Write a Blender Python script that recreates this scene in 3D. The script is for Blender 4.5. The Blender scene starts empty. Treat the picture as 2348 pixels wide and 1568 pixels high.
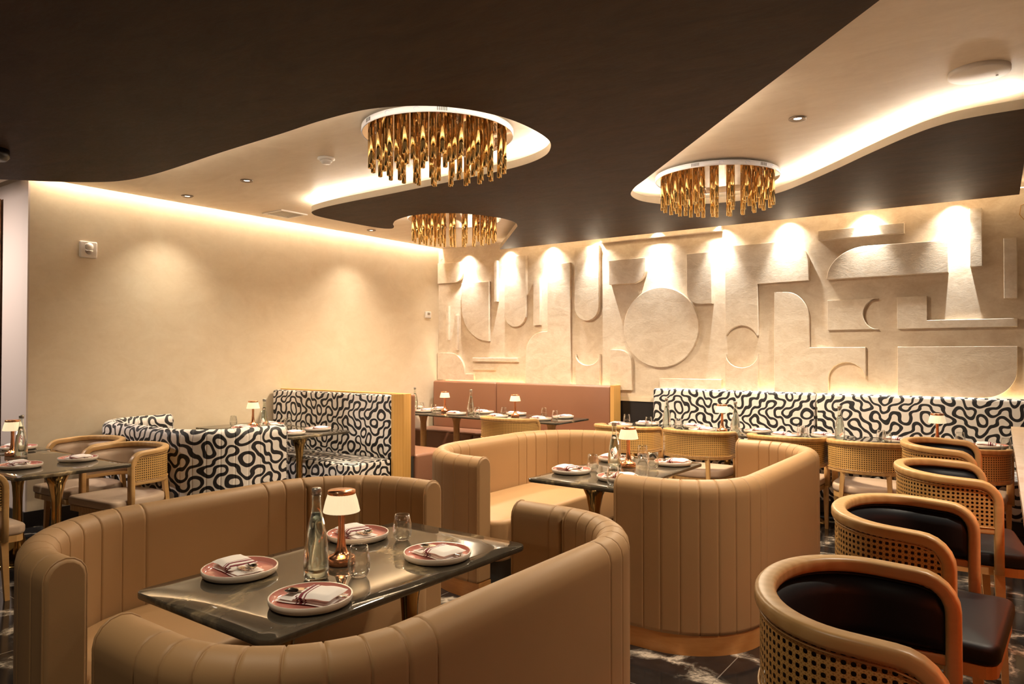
import bpy, bmesh, math, random
from mathutils import Vector, Matrix
from mathutils.geometry import tessellate_polygon
random.seed(7)
PI = math.pi
SC = bpy.context.scene
COL = SC.collection
R = math.radians

# ------------------------------------------------------------------ materials
class NT:
    def __init__(s, name):
        m = bpy.data.materials.new(name); m.use_nodes = True
        s.m = m; s.t = m.node_tree; s.t.nodes.clear()
        s.out = s.t.nodes.new('ShaderNodeOutputMaterial')
    def n(s, kind, **kw):
        nd = s.t.nodes.new('ShaderNode' + kind)
        for k, v in kw.items():
            if k.startswith('i_'):
                key = k[2:]
                if key.isdigit(): nd.inputs[int(key)].default_value = v
                else: nd.inputs[key.replace('_', ' ')].default_value = v
            else: setattr(nd, k, v)
        return nd
    def l(s, a, b): s.t.links.new(a, b)
    def math(s, op, a, b=None, c=None):
        nd = s.n('Math', operation=op)
        for i, x in enumerate((a, b, c)):
            if x is None: continue
            if isinstance(x, (int, float)): nd.inputs[i].default_value = x
            else: s.l(x, nd.inputs[i])
        return nd.outputs[0]
    def mix(s, f, a, b):
        nd = s.n('Mix', data_type='RGBA')
        for sock, x in ((nd.inputs[0], f), (nd.inputs[6], a), (nd.inputs[7], b)):
            if isinstance(x, (int, float)): sock.default_value = x
            elif isinstance(x, tuple): sock.default_value = (*x, 1)
            else: s.l(x, sock)
        return nd.outputs[2]
    def ramp(s, f, *stops):
        nd = s.n('ValToRGB'); e = nd.color_ramp.elements
        while len(e) < len(stops): e.new(0.5)
        for el, (p, c) in zip(e, stops):
            el.position = p; el.color = (*c, 1) if isinstance(c, tuple) else (c, c, c, 1)
        s.l(f, nd.inputs[0]); return nd.outputs[0]
    def coord(s, scale=(1, 1, 1), uv=False, rot=(0, 0, 0)):
        tc = s.n('TexCoord'); mp = s.n('Mapping')
        mp.inputs['Scale'].default_value = scale; mp.inputs['Rotation'].default_value = rot
        s.l(tc.outputs['UV' if uv else 'Object'], mp.inputs[0]); return mp.outputs[0]
    def noise(s, vec, scale, detail=4, rough=.55, dist=0):
        nd = s.n('TexNoise'); nd.inputs['Scale'].default_value = scale
        nd.inputs['Detail'].default_value = detail; nd.inputs['Roughness'].default_value = rough
        nd.inputs['Distortion'].default_value = dist
        s.l(vec, nd.inputs['Vector']); return nd
    def bsdf(s, base, rough=.5, metal=0, bump=None, bstr=.1, bdist=.01, **kw):
        b = s.n('BsdfPrincipled')
        b.inputs['Specular IOR Level'].default_value = .5
        for sock, x in ((b.inputs['Base Color'], base), (b.inputs['Roughness'], rough), (b.inputs['Metallic'], metal)):
            if isinstance(x, (int, float)): sock.default_value = x
            elif isinstance(x, tuple): sock.default_value = (*x, 1)
            else: s.l(x, sock)
        for k, v in kw.items():
            key = k.replace('_', ' ')
            b.inputs[key].default_value = (*v, 1) if isinstance(v, tuple) else v
        if bump is not None:
            bp = s.n('Bump'); bp.inputs['Strength'].default_value = bstr; bp.inputs['Distance'].default_value = bdist
            s.l(bump, bp.inputs['Height']); s.l(bp.outputs[0], b.inputs['Normal'])
        s.l(b.outputs[0], s.out.inputs[0]); s.b = b
        return s.m

def plain(name, col, rough=.5, metal=0, **kw):
    return NT(name).bsdf(col, rough, metal, **kw)

def m_plaster(name, c1, c2, scale=3, rough=.45, bstr=.12, stretch=(1, 1, 1.6)):
    t = NT(name); v = t.coord(stretch)
    a = t.noise(v, scale, 6, .6, 1.2); b = t.noise(v, scale * 5, 5, .65, 1.5)
    f = t.math('ADD', t.math('MULTIPLY', a.outputs[0], .65), t.math('MULTIPLY', b.outputs[0], .35))
    col = t.ramp(f, (.35, c1), (.65, c2))
    return t.bsdf(col, t.math('ADD', t.math('MULTIPLY', b.outputs[0], .25), rough - .1), 0, f, bstr, .01)

def m_leather(name, c, rough=.55):
    t = NT(name); v = t.coord()
    a = t.noise(v, 260, 3); b = t.noise(v, 2.5, 3)
    col = t.mix(b.outputs[0], tuple(x * .93 for x in c), tuple(min(1, x * 1.06) for x in c))
    return t.bsdf(col, rough, 0, a.outputs[0], .06, .002)

def m_wood(name, c1, c2, scale=1.0, rough=.38, axis=(1, 12, 12)):
    t = NT(name); v = t.coord(tuple(a * scale for a in axis))
    a = t.noise(v, 3.2, 6, .6, .8); w = t.n('TexWave', wave_type='BANDS', bands_direction='Y')
    w.inputs['Scale'].default_value = .7; w.inputs['Distortion'].default_value = 5; w.inputs['Detail'].default_value = 2
    t.l(v, w.inputs[0])
    f = t.math('ADD', t.math('MULTIPLY', a.outputs[0], .7), t.math('MULTIPLY', w.outputs[1], .3))
    col = t.ramp(f, (.3, c1), (.7, c2))
    return t.bsdf(col, rough, 0, f, .03, .002)

def m_marble(name, base, base2, vein, scale=2.2, rough=.06, tile=None, vein_w=.03, veins=1.0, uvrot=0, rot=0.5, bright=None):
    t = NT(name); v = t.coord((1, 1, 1), rot=(0, 0, rot))
    n1 = t.noise(v, scale * .9, 6, .65, .6)
    vm = t.n('VectorMath', operation='MULTIPLY_ADD'); t.l(n1.outputs[1], vm.inputs[0])
    vm.inputs[1].default_value = (.55, .55, .55); t.l(v, vm.inputs[2])
    vo = t.n('TexVoronoi', feature='DISTANCE_TO_EDGE'); vo.inputs['Scale'].default_value = scale
    t.l(vm.outputs[0], vo.inputs[0])
    n2 = t.noise(v, scale * 1.3, 5, .7, 1.0)
    gate = t.ramp(n2.outputs[0], (.44, 0.0), (.62, 1.0))
    line = t.ramp(vo.outputs[0], (0.0, 1.0), (vein_w, .35), (vein_w * 3.2, 0.0))
    f = t.math('MULTIPLY', t.math('MULTIPLY', line, gate), veins)
    n3 = t.noise(v, scale * 6, 6, .75, .5)
    f = t.math('MULTIPLY', f, t.math('ADD', .35, n3.outputs[0]))
    b = t.mix(t.ramp(n3.outputs[0], (.4, 0.0), (.7, 1.0)), base, base2)
    col = t.mix(f, b, vein)
    if tile:
        tx, ty = tile
        v2 = t.coord((1 / tx, 1 / ty, 1)); sp = t.n('SeparateXYZ'); t.l(v2, sp.inputs[0])
        g = None
        for k, w in ((0, .0025 / tx), (1, .0025 / ty)):
            fr = t.math('FRACT', sp.outputs[k]); d = t.math('ABSOLUTE', t.math('SUBTRACT', fr, .5))
            q = t.math('GREATER_THAN', d, .5 - w); g = q if g is None else t.math('MAXIMUM', g, q)
        col = t.mix(g, col, (.22, .19, .16))
    return t.bsdf(col, rough)

def m_squiggle(name, cell=.086, uv=True):
    """meandering black brush lines on off white cloth: random quarter arcs, warped"""
    t = NT(name); v = t.coord((1 / cell, 1.0 / cell, 1 / cell), uv=uv)
    nz = t.noise(v, .45, 1, .5)
    vm = t.n('VectorMath', operation='MULTIPLY_ADD'); t.l(nz.outputs[1], vm.inputs[0])
    vm.inputs[1].default_value = (1.3, 1.3, 0); t.l(v, vm.inputs[2])
    sh = t.n('VectorMath', operation='MULTIPLY'); t.l(vm.outputs[0], sh.inputs[0]); sh.inputs[1].default_value = (1, 1, 0)
    fl = t.n('VectorMath', operation='FLOOR'); t.l(sh.outputs[0], fl.inputs[0])
    fr = t.n('VectorMath', operation='FRACTION'); t.l(sh.outputs[0], fr.inputs[0])
    wn = t.n('TexWhiteNoise', noise_dimensions='3D'); t.l(fl.outputs[0], wn.inputs[0])
    flip = t.math('GREATER_THAN', wn.outputs[0], .5)
    sp = t.n('SeparateXYZ'); t.l(fr.outputs[0], sp.inputs[0])
    x = t.math('ADD', t.math('MULTIPLY', flip, t.math('SUBTRACT', 1, t.math('MULTIPLY', sp.outputs[0], 2))), sp.outputs[0])
    y = sp.outputs[1]
    def ln(a, b): return t.math('SQRT', t.math('ADD', t.math('MULTIPLY', a, a), t.math('MULTIPLY', b, b)))
    d1 = t.math('ABSOLUTE', t.math('SUBTRACT', ln(x, y), .5))
    d2 = t.math('ABSOLUTE', t.math('SUBTRACT', ln(t.math('SUBTRACT', 1, x), t.math('SUBTRACT', 1, y)), .5))
    d = t.math('MINIMUM', d1, d2)
    f = t.ramp(d, (.145, 1.0), (.168, 0.0))
    br = t.noise(v, 3, 4); ink = t.mix(t.ramp(br.outputs[0], (.5, 0.0), (.75, 1.0)), (.006, .005, .006), (.022, .018, .02))
    col = t.mix(f, (.78, .72, .66), ink)
    return t.bsdf(col, .6)

def m_cane(name, pitch, c1, c2, hole=.30):
    """open woven cane: straw strands around rows of real openings"""
    t = NT(name); v = t.coord((1 / pitch, 1 / pitch, 1), uv=True)
    sp = t.n('SeparateXYZ'); t.l(v, sp.inputs[0])
    fx = t.math('SUBTRACT', t.math('FRACT', sp.outputs[0]), .5); fy = t.math('SUBTRACT', t.math('FRACT', sp.outputs[1]), .5)
    d = t.math('SQRT', t.math('ADD', t.math('MULTIPLY', fx, fx), t.math('MULTIPLY', fy, fy)))
    op = t.math('GREATER_THAN', d, hole)
    w1 = t.math('ABSOLUTE', t.math('SINE', t.math('MULTIPLY', t.math('ADD', sp.outputs[0], sp.outputs[1]), PI * 2)))
    w2 = t.math('ABSOLUTE', t.math('SINE', t.math('MULTIPLY', t.math('SUBTRACT', sp.outputs[0], sp.outputs[1]), PI * 2)))
    w = t.math('MAXIMUM', w1, w2)
    col = t.mix(t.ramp(w, (.55, 0.0), (1.0, 1.0)), c2, c1)
    t.bsdf(col, .42, 0, w, .3, .001)
    tr = t.n('BsdfTransparent'); mx = t.n('MixShader')
    t.l(op, mx.inputs[0]); t.l(tr.outputs[0], mx.inputs[1]); t.l(t.b.outputs[0], mx.inputs[2]); t.l(mx.outputs[0], t.out.inputs[0])
    return t.m

def m_glass(name, col=(1, 1, 1), ior=1.45, rough=0.0):
    t = NT(name); g = t.n('BsdfGlass'); g.inputs[0].default_value = (*col, 1)
    g.inputs['Roughness'].default_value = rough; g.inputs['IOR'].default_value = ior
    t.l(g.outputs[0], t.out.inputs[0]); return t.m

def m_thin(name, tint=(.97, .97, .96), f0=.04):
    t = NT(name); tr = t.n('BsdfTransparent'); tr.inputs[0].default_value = (*tint, 1)
    gl = t.n('BsdfGlossy'); gl.inputs['Roughness'].default_value = .02; gl.inputs[0].default_value = (1, 1, 1, 1)
    lw = t.n('LayerWeight'); lw.inputs[0].default_value = .42
    f = t.math('ADD', t.math('MULTIPLY', t.math('POWER', lw.outputs[1], 1.5), .95), f0)
    mx = t.n('MixShader'); t.l(f, mx.inputs[0]); t.l(tr.outputs[0], mx.inputs[1]); t.l(gl.outputs[0], mx.inputs[2]); t.l(mx.outputs[0], t.out.inputs[0]); return t.m
def m_emit(name, col, st):
    t = NT(name); e = t.n('Emission'); e.inputs[0].default_value = (*col, 1); e.inputs[1].default_value = st
    t.l(e.outputs[0], t.out.inputs[0]); return t.m

def m_napkin():
    t = NT('napkin_cloth'); v = t.coord(uv=True); sp = t.n('SeparateXYZ'); t.l(v, sp.inputs[0]); x = sp.outputs[0]
    f = None
    for c, w in ((-.010, .0022), (.004, .0055), (.018, .0022)):
        q = t.math('LESS_THAN', t.math('ABSOLUTE', t.math('SUBTRACT', x, c)), w)
        f = q if f is None else t.math('MAXIMUM', f, q)
    col = t.mix(f, (.86, .80, .76), (.20, .025, .04))
    n = t.noise(t.coord(), 90, 3)
    return t.bsdf(col, .8, 0, n.outputs[0], .15, .002)

M = {}
M['plaster'] = m_plaster('cream_plaster', (.70, .58, .41), (.77, .66, .49), 2.2, .5, .05)
M['plaster_c'] = m_plaster('ceiling_cream_plaster', (.68, .57, .44), (.78, .68, .55), 2.2, .45, .12, (1, 2.2, 1))
M['plaster_r'] = m_plaster('relief_plaster', (.61, .49, .36), (.78, .68, .55), 3.6, .40, .3)
M['plaster_w'] = plain('pale_return_paint', (.62, .53, .47), .5)
M['dark'] = m_plaster('dark_brown_plaster', (.028, .012, .0048), (.050, .0235, .0100), 2.4, .6, .2, (1, 2.5, 1))
M['fascia'] = plain('fascia_paint', (.55, .49, .40), .5)
M['black'] = plain('black_paint', (.012, .010, .010), .4)
M['floor'] = m_marble('black_marble_tile', (.012, .011, .011), (.022, .020, .020), (.55, .47, .38), 2.3, .10, (.6, .6), .03, 1.6)
M['tan'] = m_leather('tan_leather', (.40, .235, .105))
M['pink'] = m_leather('dusty_pink_leather', (.26, .118, .066), .42)
M['blackleather'] = m_leather('black_leather', (.007, .009, .012), .5)
M['blackleather'].node_tree.nodes['Principled BSDF'].inputs['Specular IOR Level'].default_value = .3
M['dark'].node_tree.nodes['Principled BSDF'].inputs['Specular IOR Level'].default_value = .22
M['beige'] = m_leather('beige_leather', (.55, .41, .30), .6)
M['brownseat'] = m_leather('brown_leather', (.20, .13, .085), .6)
M['squig'] = m_squiggle('squiggle_cloth')
M['oak'] = m_wood('light_oak', (.50, .285, .10), (.58, .35, .14))
M['oak_v'] = m_wood('oak_panel', (.58, .31, .075), (.64, .36, .105), 1, .4, (12, 12, 1))
M['plinthwood'] = m_wood('plinth_wood', (.50, .22, .06), (.60, .29, .09), 1, .35, (3, 3, 18))
M['red'] = m_wood('bar_wood', (.45, .17, .06), (.55, .23, .085), 1, .4, (12, 12, 1))
M['cane'] = m_cane('cane_wide', .0185, (.60, .35, .11), (.40, .20, .05), .29)
M['cane_s'] = m_cane('cane_fine', .0165, (.64, .39, .13), (.46, .25, .07), .27)
M['table'] = m_marble('dark_table_marble', (.040, .033, .024), (.070, .058, .042), (.50, .38, .22), 1.25, .04, None, .022, 1.2, rot=.9)
M['pinkmarble'] = m_marble('pale_pink_marble', (.70, .56, .47), (.76, .64, .55), (.60, .40, .32), 2.5, .12, None, .08, .7)
M['brass'] = plain('dark_brass', (.50, .31, .11), .14, 1)
M['gold'] = plain('polished_gold', (1, .74, .34), .10, 1)
M['mirror'] = plain('smoked_mirror', (.55, .42, .33), .03, 1)
M['copper'] = plain('copper', (.86, .41, .22), .2, 1)
M['white'] = plain('white_plastic', (.78, .74, .69), .4)
M['film'] = plain('white_rim', (.80, .80, .86), .35)
M['grey'] = plain('grey_metal', (.45, .42, .38), .3, .8)
M['gap_shade'] = plain('cane_gap_shade', (.06, .035, .02), .8)  # pad back coloured dark to stand for shade in the gap behind the cane
M['bronze'] = plain('brushed_bronze', (.30, .24, .19), .35, .8)
M['slot'] = plain('dark_slot', (.03, .025, .02), .6)
M['blue'] = plain('pale_blue_print', (.35, .45, .75), .5)
M['steel'] = plain('cutlery_steel', (.62, .53, .45), .16, 1)
M['plate_w'] = plain('cream_glaze', (.72, .62, .52), .25)
M['plate_p'] = plain('pink_glaze', (.66, .27, .22), .12)
M['napkin'] = m_napkin()
M['glass'] = m_thin('clear_glass')
M['bottle'] = m_thin('bottle_glass', (.96, .98, .96))
M['water'] = m_glass('water', (.99, 1, .99), 1.33)
M['crystal'] = m_glass('crystal', (1, 1, 1), 1.5)
M['led'] = m_emit('led_warm', (1, .86, .68), 42)
M['led_cove'] = m_emit('led_cove', (1, .86, .68), 48)
M['led_top'] = m_emit('led_top', (1, .74, .44), 9)
M['led_low'] = m_emit('led_amber', (1, .72, .38), 30)
M['led_red'] = m_emit('led_red_amber', (1, .17, .03), 3)
M['bulb'] = m_emit('bulb', (1, .9, .75), 5)
def m_shade():
    t = NT('pleated_shade'); b = t.n('BsdfPrincipled'); b.inputs['Base Color'].default_value = (.60, .49, .32, 1); b.inputs['Roughness'].default_value = .5
    b.inputs['Emission Color'].default_value = (1, .80, .48, 1); b.inputs['Emission Strength'].default_value = .26
    t.l(b.outputs[0], t.out.inputs[0]); return t.m
M['shade'] = m_shade()
def m_art():
    t = NT('burl_art'); v = t.coord((1, 1, .6)); n = t.noise(v, 3, 5, .6, 3)
    return t.bsdf(t.ramp(n.outputs[0], (.35, (.03, .012, .006)), (.5, (.30, .11, .03)), (.65, (.45, .27, .12))), .4)
M['art'] = m_art()
M['stain'] = plain('red_print', (.55, .05, .04), .4)

# ------------------------------------------------------------------ mesh builder
class G:
    def __init__(s): s.v = []; s.f = []; s.uv = []; s.sm = []; s.mi = []
    def vert(s, *p): s.v.append(tuple(p)); return len(s.v) - 1
    def face(s, idx, uv=None, smooth=False, mi=0):
        s.f.append(tuple(idx)); s.uv.append(uv); s.sm.append(smooth); s.mi.append(mi)
    def grid(s, rows, closed_u=False, closed_v=False, uvs=None, smooth=True, mi=0, flip=False):
        """rows: list of lists of points"""
        ids = [[s.vert(*p) for p in r] for r in rows]
        nu, nv = len(rows), len(rows[0])
        for i in range(nu if closed_u else nu - 1):
            for j in range(nv if closed_v else nv - 1):
                i2, j2 = (i + 1) % nu, (j + 1) % nv
                q = [ids[i][j], ids[i2][j], ids[i2][j2], ids[i][j2]]
                u = None
                if uvs: u = [uvs[0][i], uvs[1][j], uvs[0][i + 1], uvs[1][j + 1]]; u = [(u[0], u[1]), (u[2], u[1]), (u[2], u[3]), (u[0], u[3])]
                if flip: q.reverse(); u = u[::-1] if u else None
                s.face(q, u, smooth, mi)
        return ids
    def box(s, x0, x1, y0, y1, z0, z1, mi=0):
        b = [s.vert(x, y, z) for x in (x0, x1) for y in (y0, y1) for z in (z0, z1)]
        for q in ((0, 1, 3, 2), (4, 6, 7, 5), (0, 4, 5, 1), (2, 3, 7, 6), (0, 2, 6, 4), (1, 5, 7, 3)):
            s.face([b[i] for i in q], None, False, mi)
        return s
    def rbox(s, x0, x1, y0, y1, z0, z1, r=.02, seg=3, mi=0):
        bm = bmesh.new(); bmesh.ops.create_cube(bm, size=1)
        for v in bm.verts: v.co = Vector(((x0 + x1) / 2 + v.co.x * (x1 - x0), (y0 + y1) / 2 + v.co.y * (y1 - y0), (z0 + z1) / 2 + v.co.z * (z1 - z0)))
        bmesh.ops.bevel(bm, geom=bm.edges[:], offset=r, segments=seg, profile=.5, affect='EDGES')
        base = len(s.v)
        for v in bm.verts: s.v.append(tuple(v.co))
        for f in bm.faces: s.face([base + v.index for v in f.verts], None, True, mi)
        bm.free(); return s
    def lathe(s, prof, n=24, c=(0, 0, 0), mi=0, cap=True, smooth=True):
        rows = [[(c[0] + r * math.cos(2 * PI * k / n), c[1] + r * math.sin(2 * PI * k / n), c[2] + z) for k in range(n)] for r, z in prof]
        ids = s.grid(rows, False, True, None, smooth, mi, flip=True)
        if cap:
            if prof[0][0] > 1e-5: s.face(ids[0][::-1], None, False, mi)
            if prof[-1][0] > 1e-5: s.face(ids[-1], None, False, mi)
        return s
    def prism(s, pts, z0, z1, mi_top=0, mi_bot=0, mi_side=0, smooth=False):
        """pts ccw in xy"""
        n = len(pts); a = [s.vert(x, y, z0) for x, y in pts]; b = [s.vert(x, y, z1) for x, y in pts]
        s.face(a[::-1], None, False, mi_bot); s.face(b, None, False, mi_top)
        for i in range(n):
            j = (i + 1) % n; s.face([a[i], a[j], b[j], b[i]], None, smooth, mi_side)
        return s
    def sweep(s, path, normals, sec, closed=False, cap=True, uvs=False, ups=None, mi=0, smooth=True):
        """path points; normals: outward horizontal; sec: list (n, w) in the plane spanned by normal and T x N (or function i->list)"""
        rows = []; L = [0.0]; P = [Vector(p) for p in path]
        for i, p in enumerate(P):
            if closed: t = P[(i + 1) % len(P)] - P[i - 1]
            else: t = P[min(i + 1, len(P) - 1)] - P[max(i - 1, 0)]
            t.normalize(); nn = Vector(normals[i]); nn = (nn - t * nn.dot(t)).normalized()
            up = Vector(ups[i]) if ups else nn.cross(t)
            sc = sec(i) if callable(sec) else sec
            rows.append([tuple(p + nn * a + up * b) for a, b in sc])
            if i: L.append(L[-1] + (P[i] - P[i - 1]).length)
        sc = sec(0) if callable(sec) else sec
        V = [0.0]
        for k in range(len(sc)):
            a = Vector(sc[k]); b = Vector(sc[(k + 1) % len(sc)]); V.append(V[-1] + (b - a).length)
        if closed: L.append(L[-1] + (P[0] - P[-1]).length)
        ids = s.grid(rows, closed, True, (L, V) if uvs else None, smooth, mi)
        if cap and not closed:
            s.face(ids[0], None, False, mi); s.face(ids[-1][::-1], None, False, mi)
        return s
    def tube(s, path, r, n=8, closed=False, mi=0):
        nr = []
        P = [Vector(p) for p in path]
        prev = None
        for i in range(len(P)):
            t = (P[(i + 1) % len(P)] - P[i - 1]) if closed else (P[min(i + 1, len(P) - 1)] - P[max(i - 1, 0)])
            t.normalize()
            if prev is None:
                a = Vector((0, 0, 1)) if abs(t.z) < .9 else Vector((1, 0, 0)); q = (a - t * a.dot(t)).normalized()
            else: q = (prev - t * prev.dot(t)).normalized()
            nr.append(q); prev = q
        rr = r if callable(r) else (lambda i: r)
        return s.sweep(path, nr, lambda i: [(rr(i) * math.cos(2 * PI * k / n), rr(i) * math.sin(2 * PI * k / n)) for k in range(n)], closed, mi=mi)
    def xform(s, mat, start=0):
        for i in range(start, len(s.v)): s.v[i] = tuple(mat @ Vector(s.v[i]))
        return s
    def build(s, name, mats, parent=None, loc=None, rz=0, sharp=None):
        me = bpy.data.meshes.new(name); me.from_pydata(s.v, [], s.f)
        for m in (mats if isinstance(mats, (list, tuple)) else [mats]): me.materials.append(M[m] if isinstance(m, str) else m)
        ul = me.uv_layers.new(name='uv').data
        for p, u in zip(me.polygons, s.uv):
            if u:
                for li, c in zip(p.loop_indices, u): ul[li].uv = c
            else:
                n = p.normal; ax = max(range(3), key=lambda k: abs(n[k]))
                for li in p.loop_indices:
                    c = me.vertices[me.loops[li].vertex_index].co
                    ul[li].uv = (c.y, c.z) if ax == 0 else ((c.x, c.z) if ax == 1 else (c.x, c.y))
        me.polygons.foreach_set('use_smooth', s.sm); me.polygons.foreach_set('material_index', s.mi)
        me.update()
        if sharp: 
            me.set_sharp_from_angle(angle=R(sharp))
        o = bpy.data.objects.new(name, me); COL.objects.link(o)
        if parent is not None: o.parent = parent
        if loc is not None: o.location = loc
        o.rotation_euler.z = rz
        return o

def tag(o, label=None, cat=None, group=None, kind=None):
    if label: o['label'] = label
    if cat: o['category'] = cat
    if group: o['group'] = group
    if kind: o['kind'] = kind
    return o
def thing(name, label, cat, loc=(0, 0, 0), rz=0, group=None):
    o = bpy.data.objects.new(name, None); COL.objects.link(o); o.location = loc; o.rotation_euler.z = rz
    o.empty_display_size = .1
    return tag(o, label, cat, group)
def dup(root, loc, rz, label, group=None):
    def cp(o, par):
        c = o.copy(); COL.objects.link(c)
        if par is not None: c.parent = par
        for ch in kids.get(o.name, []): cp(ch, c)
        return c
    kids = {}
    for o in bpy.data.objects:
        if o.parent: kids.setdefault(o.parent.name, []).append(o)
    c = cp(root, None); c.location = loc; c.rotation_euler.z = rz; c['label'] = label
    if group: c['group'] = group
    return c
class Kind:
    """builds the first one, copies it afterwards"""
    def __init__(s, fn): s.fn = fn; s.root = None
    def __call__(s, loc, rz, label, group=None):
        if s.root is None:
            s.root = s.fn(); s.root.location = loc; s.root.rotation_euler.z = rz; s.root['label'] = label
            if group: s.root['group'] = group
            return s.root
        return dup(s.root, loc, rz, label, group)

def crom(pts, sharp=(), n=8, closed=False):
    """Catmull-Rom through pts, open; indices in sharp stay corners"""
    out = []; N = len(pts)
    P = [Vector(p) for p in pts]
    for i in range(N - 1):
        p1, p2 = P[i], P[i + 1]
        p0 = P[i - 1] if i > 0 and i not in sharp else p1 - (p2 - p1)
        p3 = P[i + 2] if i + 2 < N and (i + 1) not in sharp else p2 + (p2 - p1)
        for k in range(n):
            t = k / n
            t0 = 0; 
            q = .5 * ((2 * p1) + (p2 - p0) * t + (2 * p0 - 5 * p1 + 4 * p2 - p3) * t * t + (3 * p1 - p0 - 3 * p2 + p3) * t ** 3)
            out.append(tuple(q))
    out.append(tuple(P[-1])); return out

def superbox(hx, hy, r, n=6):
    """rounded rectangle outline ccw"""
    out = []
    for cx, cy, a0 in ((hx - r, hy - r, 0), (-hx + r, hy - r, 90), (-hx + r, -hy + r, 180), (hx - r, -hy + r, 270)):
        for k in range(n + 1):
            a = R(a0 + 90 * k / n); out.append((cx + r * math.cos(a), cy + r * math.sin(a)))
    return out

def pillow(g, outline, z0, z1, r, seg=4, dome=.0, mi=0):
    """cushion: outline ccw; rounded top and bottom edges"""
    n = len(outline); cx = sum(p[0] for p in outline) / n; cy = sum(p[1] for p in outline) / n
    nor = []
    for i in range(n):
        a = Vector(outline[i - 1]); b = Vector(outline[(i + 1) % n]); t = (b - a).normalized(); nor.append(Vector((t.y, -t.x)))
    rows = []
    def ring(ins, z): return [(outline[i][0] - nor[i].x * ins, outline[i][1] - nor[i].y * ins, z) for i in range(n)]
    for k in range(seg + 1):
        a = PI / 2 * k / seg; rows.append(ring(r * (1 - math.sin(a)), z0 + r * (1 - math.cos(a))))
    for k in range(seg + 1):
        a = PI / 2 * k / seg; rows.append(ring(r * (1 - math.cos(a)), z1 - r + r * math.sin(a)))
    last = rows[-1]
    for f, dz in ((.82, .6), (.5, .9), (.2, 1.0)):
        rows.append([(cx + (x - cx) * f, cy + (y - cy) * f, z1 + dome * dz) for x, y, z in last])
    ids = g.grid(rows, False, True, None, True, mi, flip=True)
    g.face(ids[0][::-1], None, True, mi); g.face(ids[-1], None, True, mi)
    return g

# ------------------------------------------------------------------ room
WX, WY = -7.06, 7.9          # left wall plane, back wall plane
H1, H2 = 3.03, 2.898         # light ceiling, underside of dark ceiling
def struct(name, g, mats, **kw):
    o = g.build(name, mats, **kw); o['kind'] = 'structure'; return o
g = G(); g.box(-9.2, 3.2, -2.6, 8.1, -.05, 0); struct('floor', g, 'floor')
g = G(); g.box(WX - .14, WX, 2.59, 8.05, 0, 3.2); struct('wall_left', g, 'plaster')
g = G(); g.box(-9.2, WX - .14, 2.59, 2.75, 0, 3.2); g.box(WX - .14, WX, 2.575, 2.59, 0, 3.2); struct('wall_return', g, 'plaster_w')
g = G(); g.box(WX, 3.2, WY, 8.05, .98, 3.2); struct('wall_back', g, 'plaster_r')
g = G(); g.box(WX, 3.2, WY - .01, 8.05, 0, .93); struct('trim_1', g, 'black')
g = G(); g.box(WX, 3.2, WY - .03, 8.05, .93, .98); struct('trim_2', g, 'plaster')
g = G(); g.box(WX, WX + .015, 2.56, WY, 0, .135); g.box(-9.2, WX, 2.56, 2.575, 0, .135); struct('baseboard_left', g, 'black')
g = G(); g.box(WX + .075, 3.2, -2.6, WY - .0, H1, H1 + .05); g.box(-9.2, WX + .075, -2.6, 2.5, H1, H1 + .05); struct('ceiling', g, 'plaster_c')
g = G(); g.box(WX - .14, 3.2, -2.6, 8.05, 3.2, 3.25); struct('trim_3', g, 'plaster_c')
# dark lowered ceiling with its sweeping openings
A = [(-9.2, 1.0), (-8.2, 1.42), (-7.3, 1.95), (-6.86, 2.3), (-6.6, 2.58), (-6.3, 2.82), (-6.04, 2.92), (-5.7, 2.95), (-5.36, 2.945), (-4.69, 2.91), (-3.97, 2.89), (-3.5, 2.87),
     (-3.13, 2.9), (-2.86, 3.03), (-2.69, 3.21), (-2.59, 3.46), (-2.57, 3.72), (-2.61, 4.0), (-2.7, 4.18), (-2.86, 4.34), (-3.12, 4.45), (-3.5, 4.50), (-4.4, 4.55),
     (-5.36, 4.58), (-5.8, 4.64), (-5.97, 4.75), (-6.04, 4.93), (-6.05, 5.35), (-6.03, 5.72), (-5.95, 5.84), (-5.84, 5.78), (-5.7, 5.63), (-5.5, 5.49), (-5.2, 5.41),
     (-4.95, 5.46), (-4.74, 5.61), (-4.6, 5.85), (-4.54, 6.13), (-4.58, 6.38), (-4.68, 6.56)]
KS = .975
A = [(x * KS, y * KS) for x, y in A]
A = crom(A, (), 6) + [(-5.79, WY - .2)]
Cc = [(-.03, 5.14), (-.25, 5.14), (-.42, 5.18), (-.62, 5.32), (-.94, 5.65), (-1.25, 6.0), (-1.7, 6.46), (-1.95, 6.62), (-2.25, 6.69), (-2.59, 6.61), (-2.8, 6.48), (-2.92, 6.3), (-2.97, 6.1),
      (-2.93, 5.87), (-2.8, 5.66), (-2.59, 5.43), (-1.97, 4.77)]
Cc = [(x * KS, y * KS) for x, y in Cc]
Cc = crom(Cc, (), 6) + [(-1.35 * KS, 4.11 * KS), (-.49 * KS, 3.21 * KS), (2.9, -.42), (2.9, -2.6), (-9.2, -2.6)]
soffit = A + [(-.088, WY - .2), (-.04, 6.35)] + Cc
g = G(); pts = soffit
area = sum(pts[i][0] * pts[(i + 1) % len(pts)][1] - pts[(i + 1) % len(pts)][0] * pts[i][1] for i in range(len(pts)))
if area < 0: pts = pts[::-1]
g.prism(pts, H2, H2 + .056, 1, 0, 1); struct('ceiling_drop', g, ['dark', 'fascia'])
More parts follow.
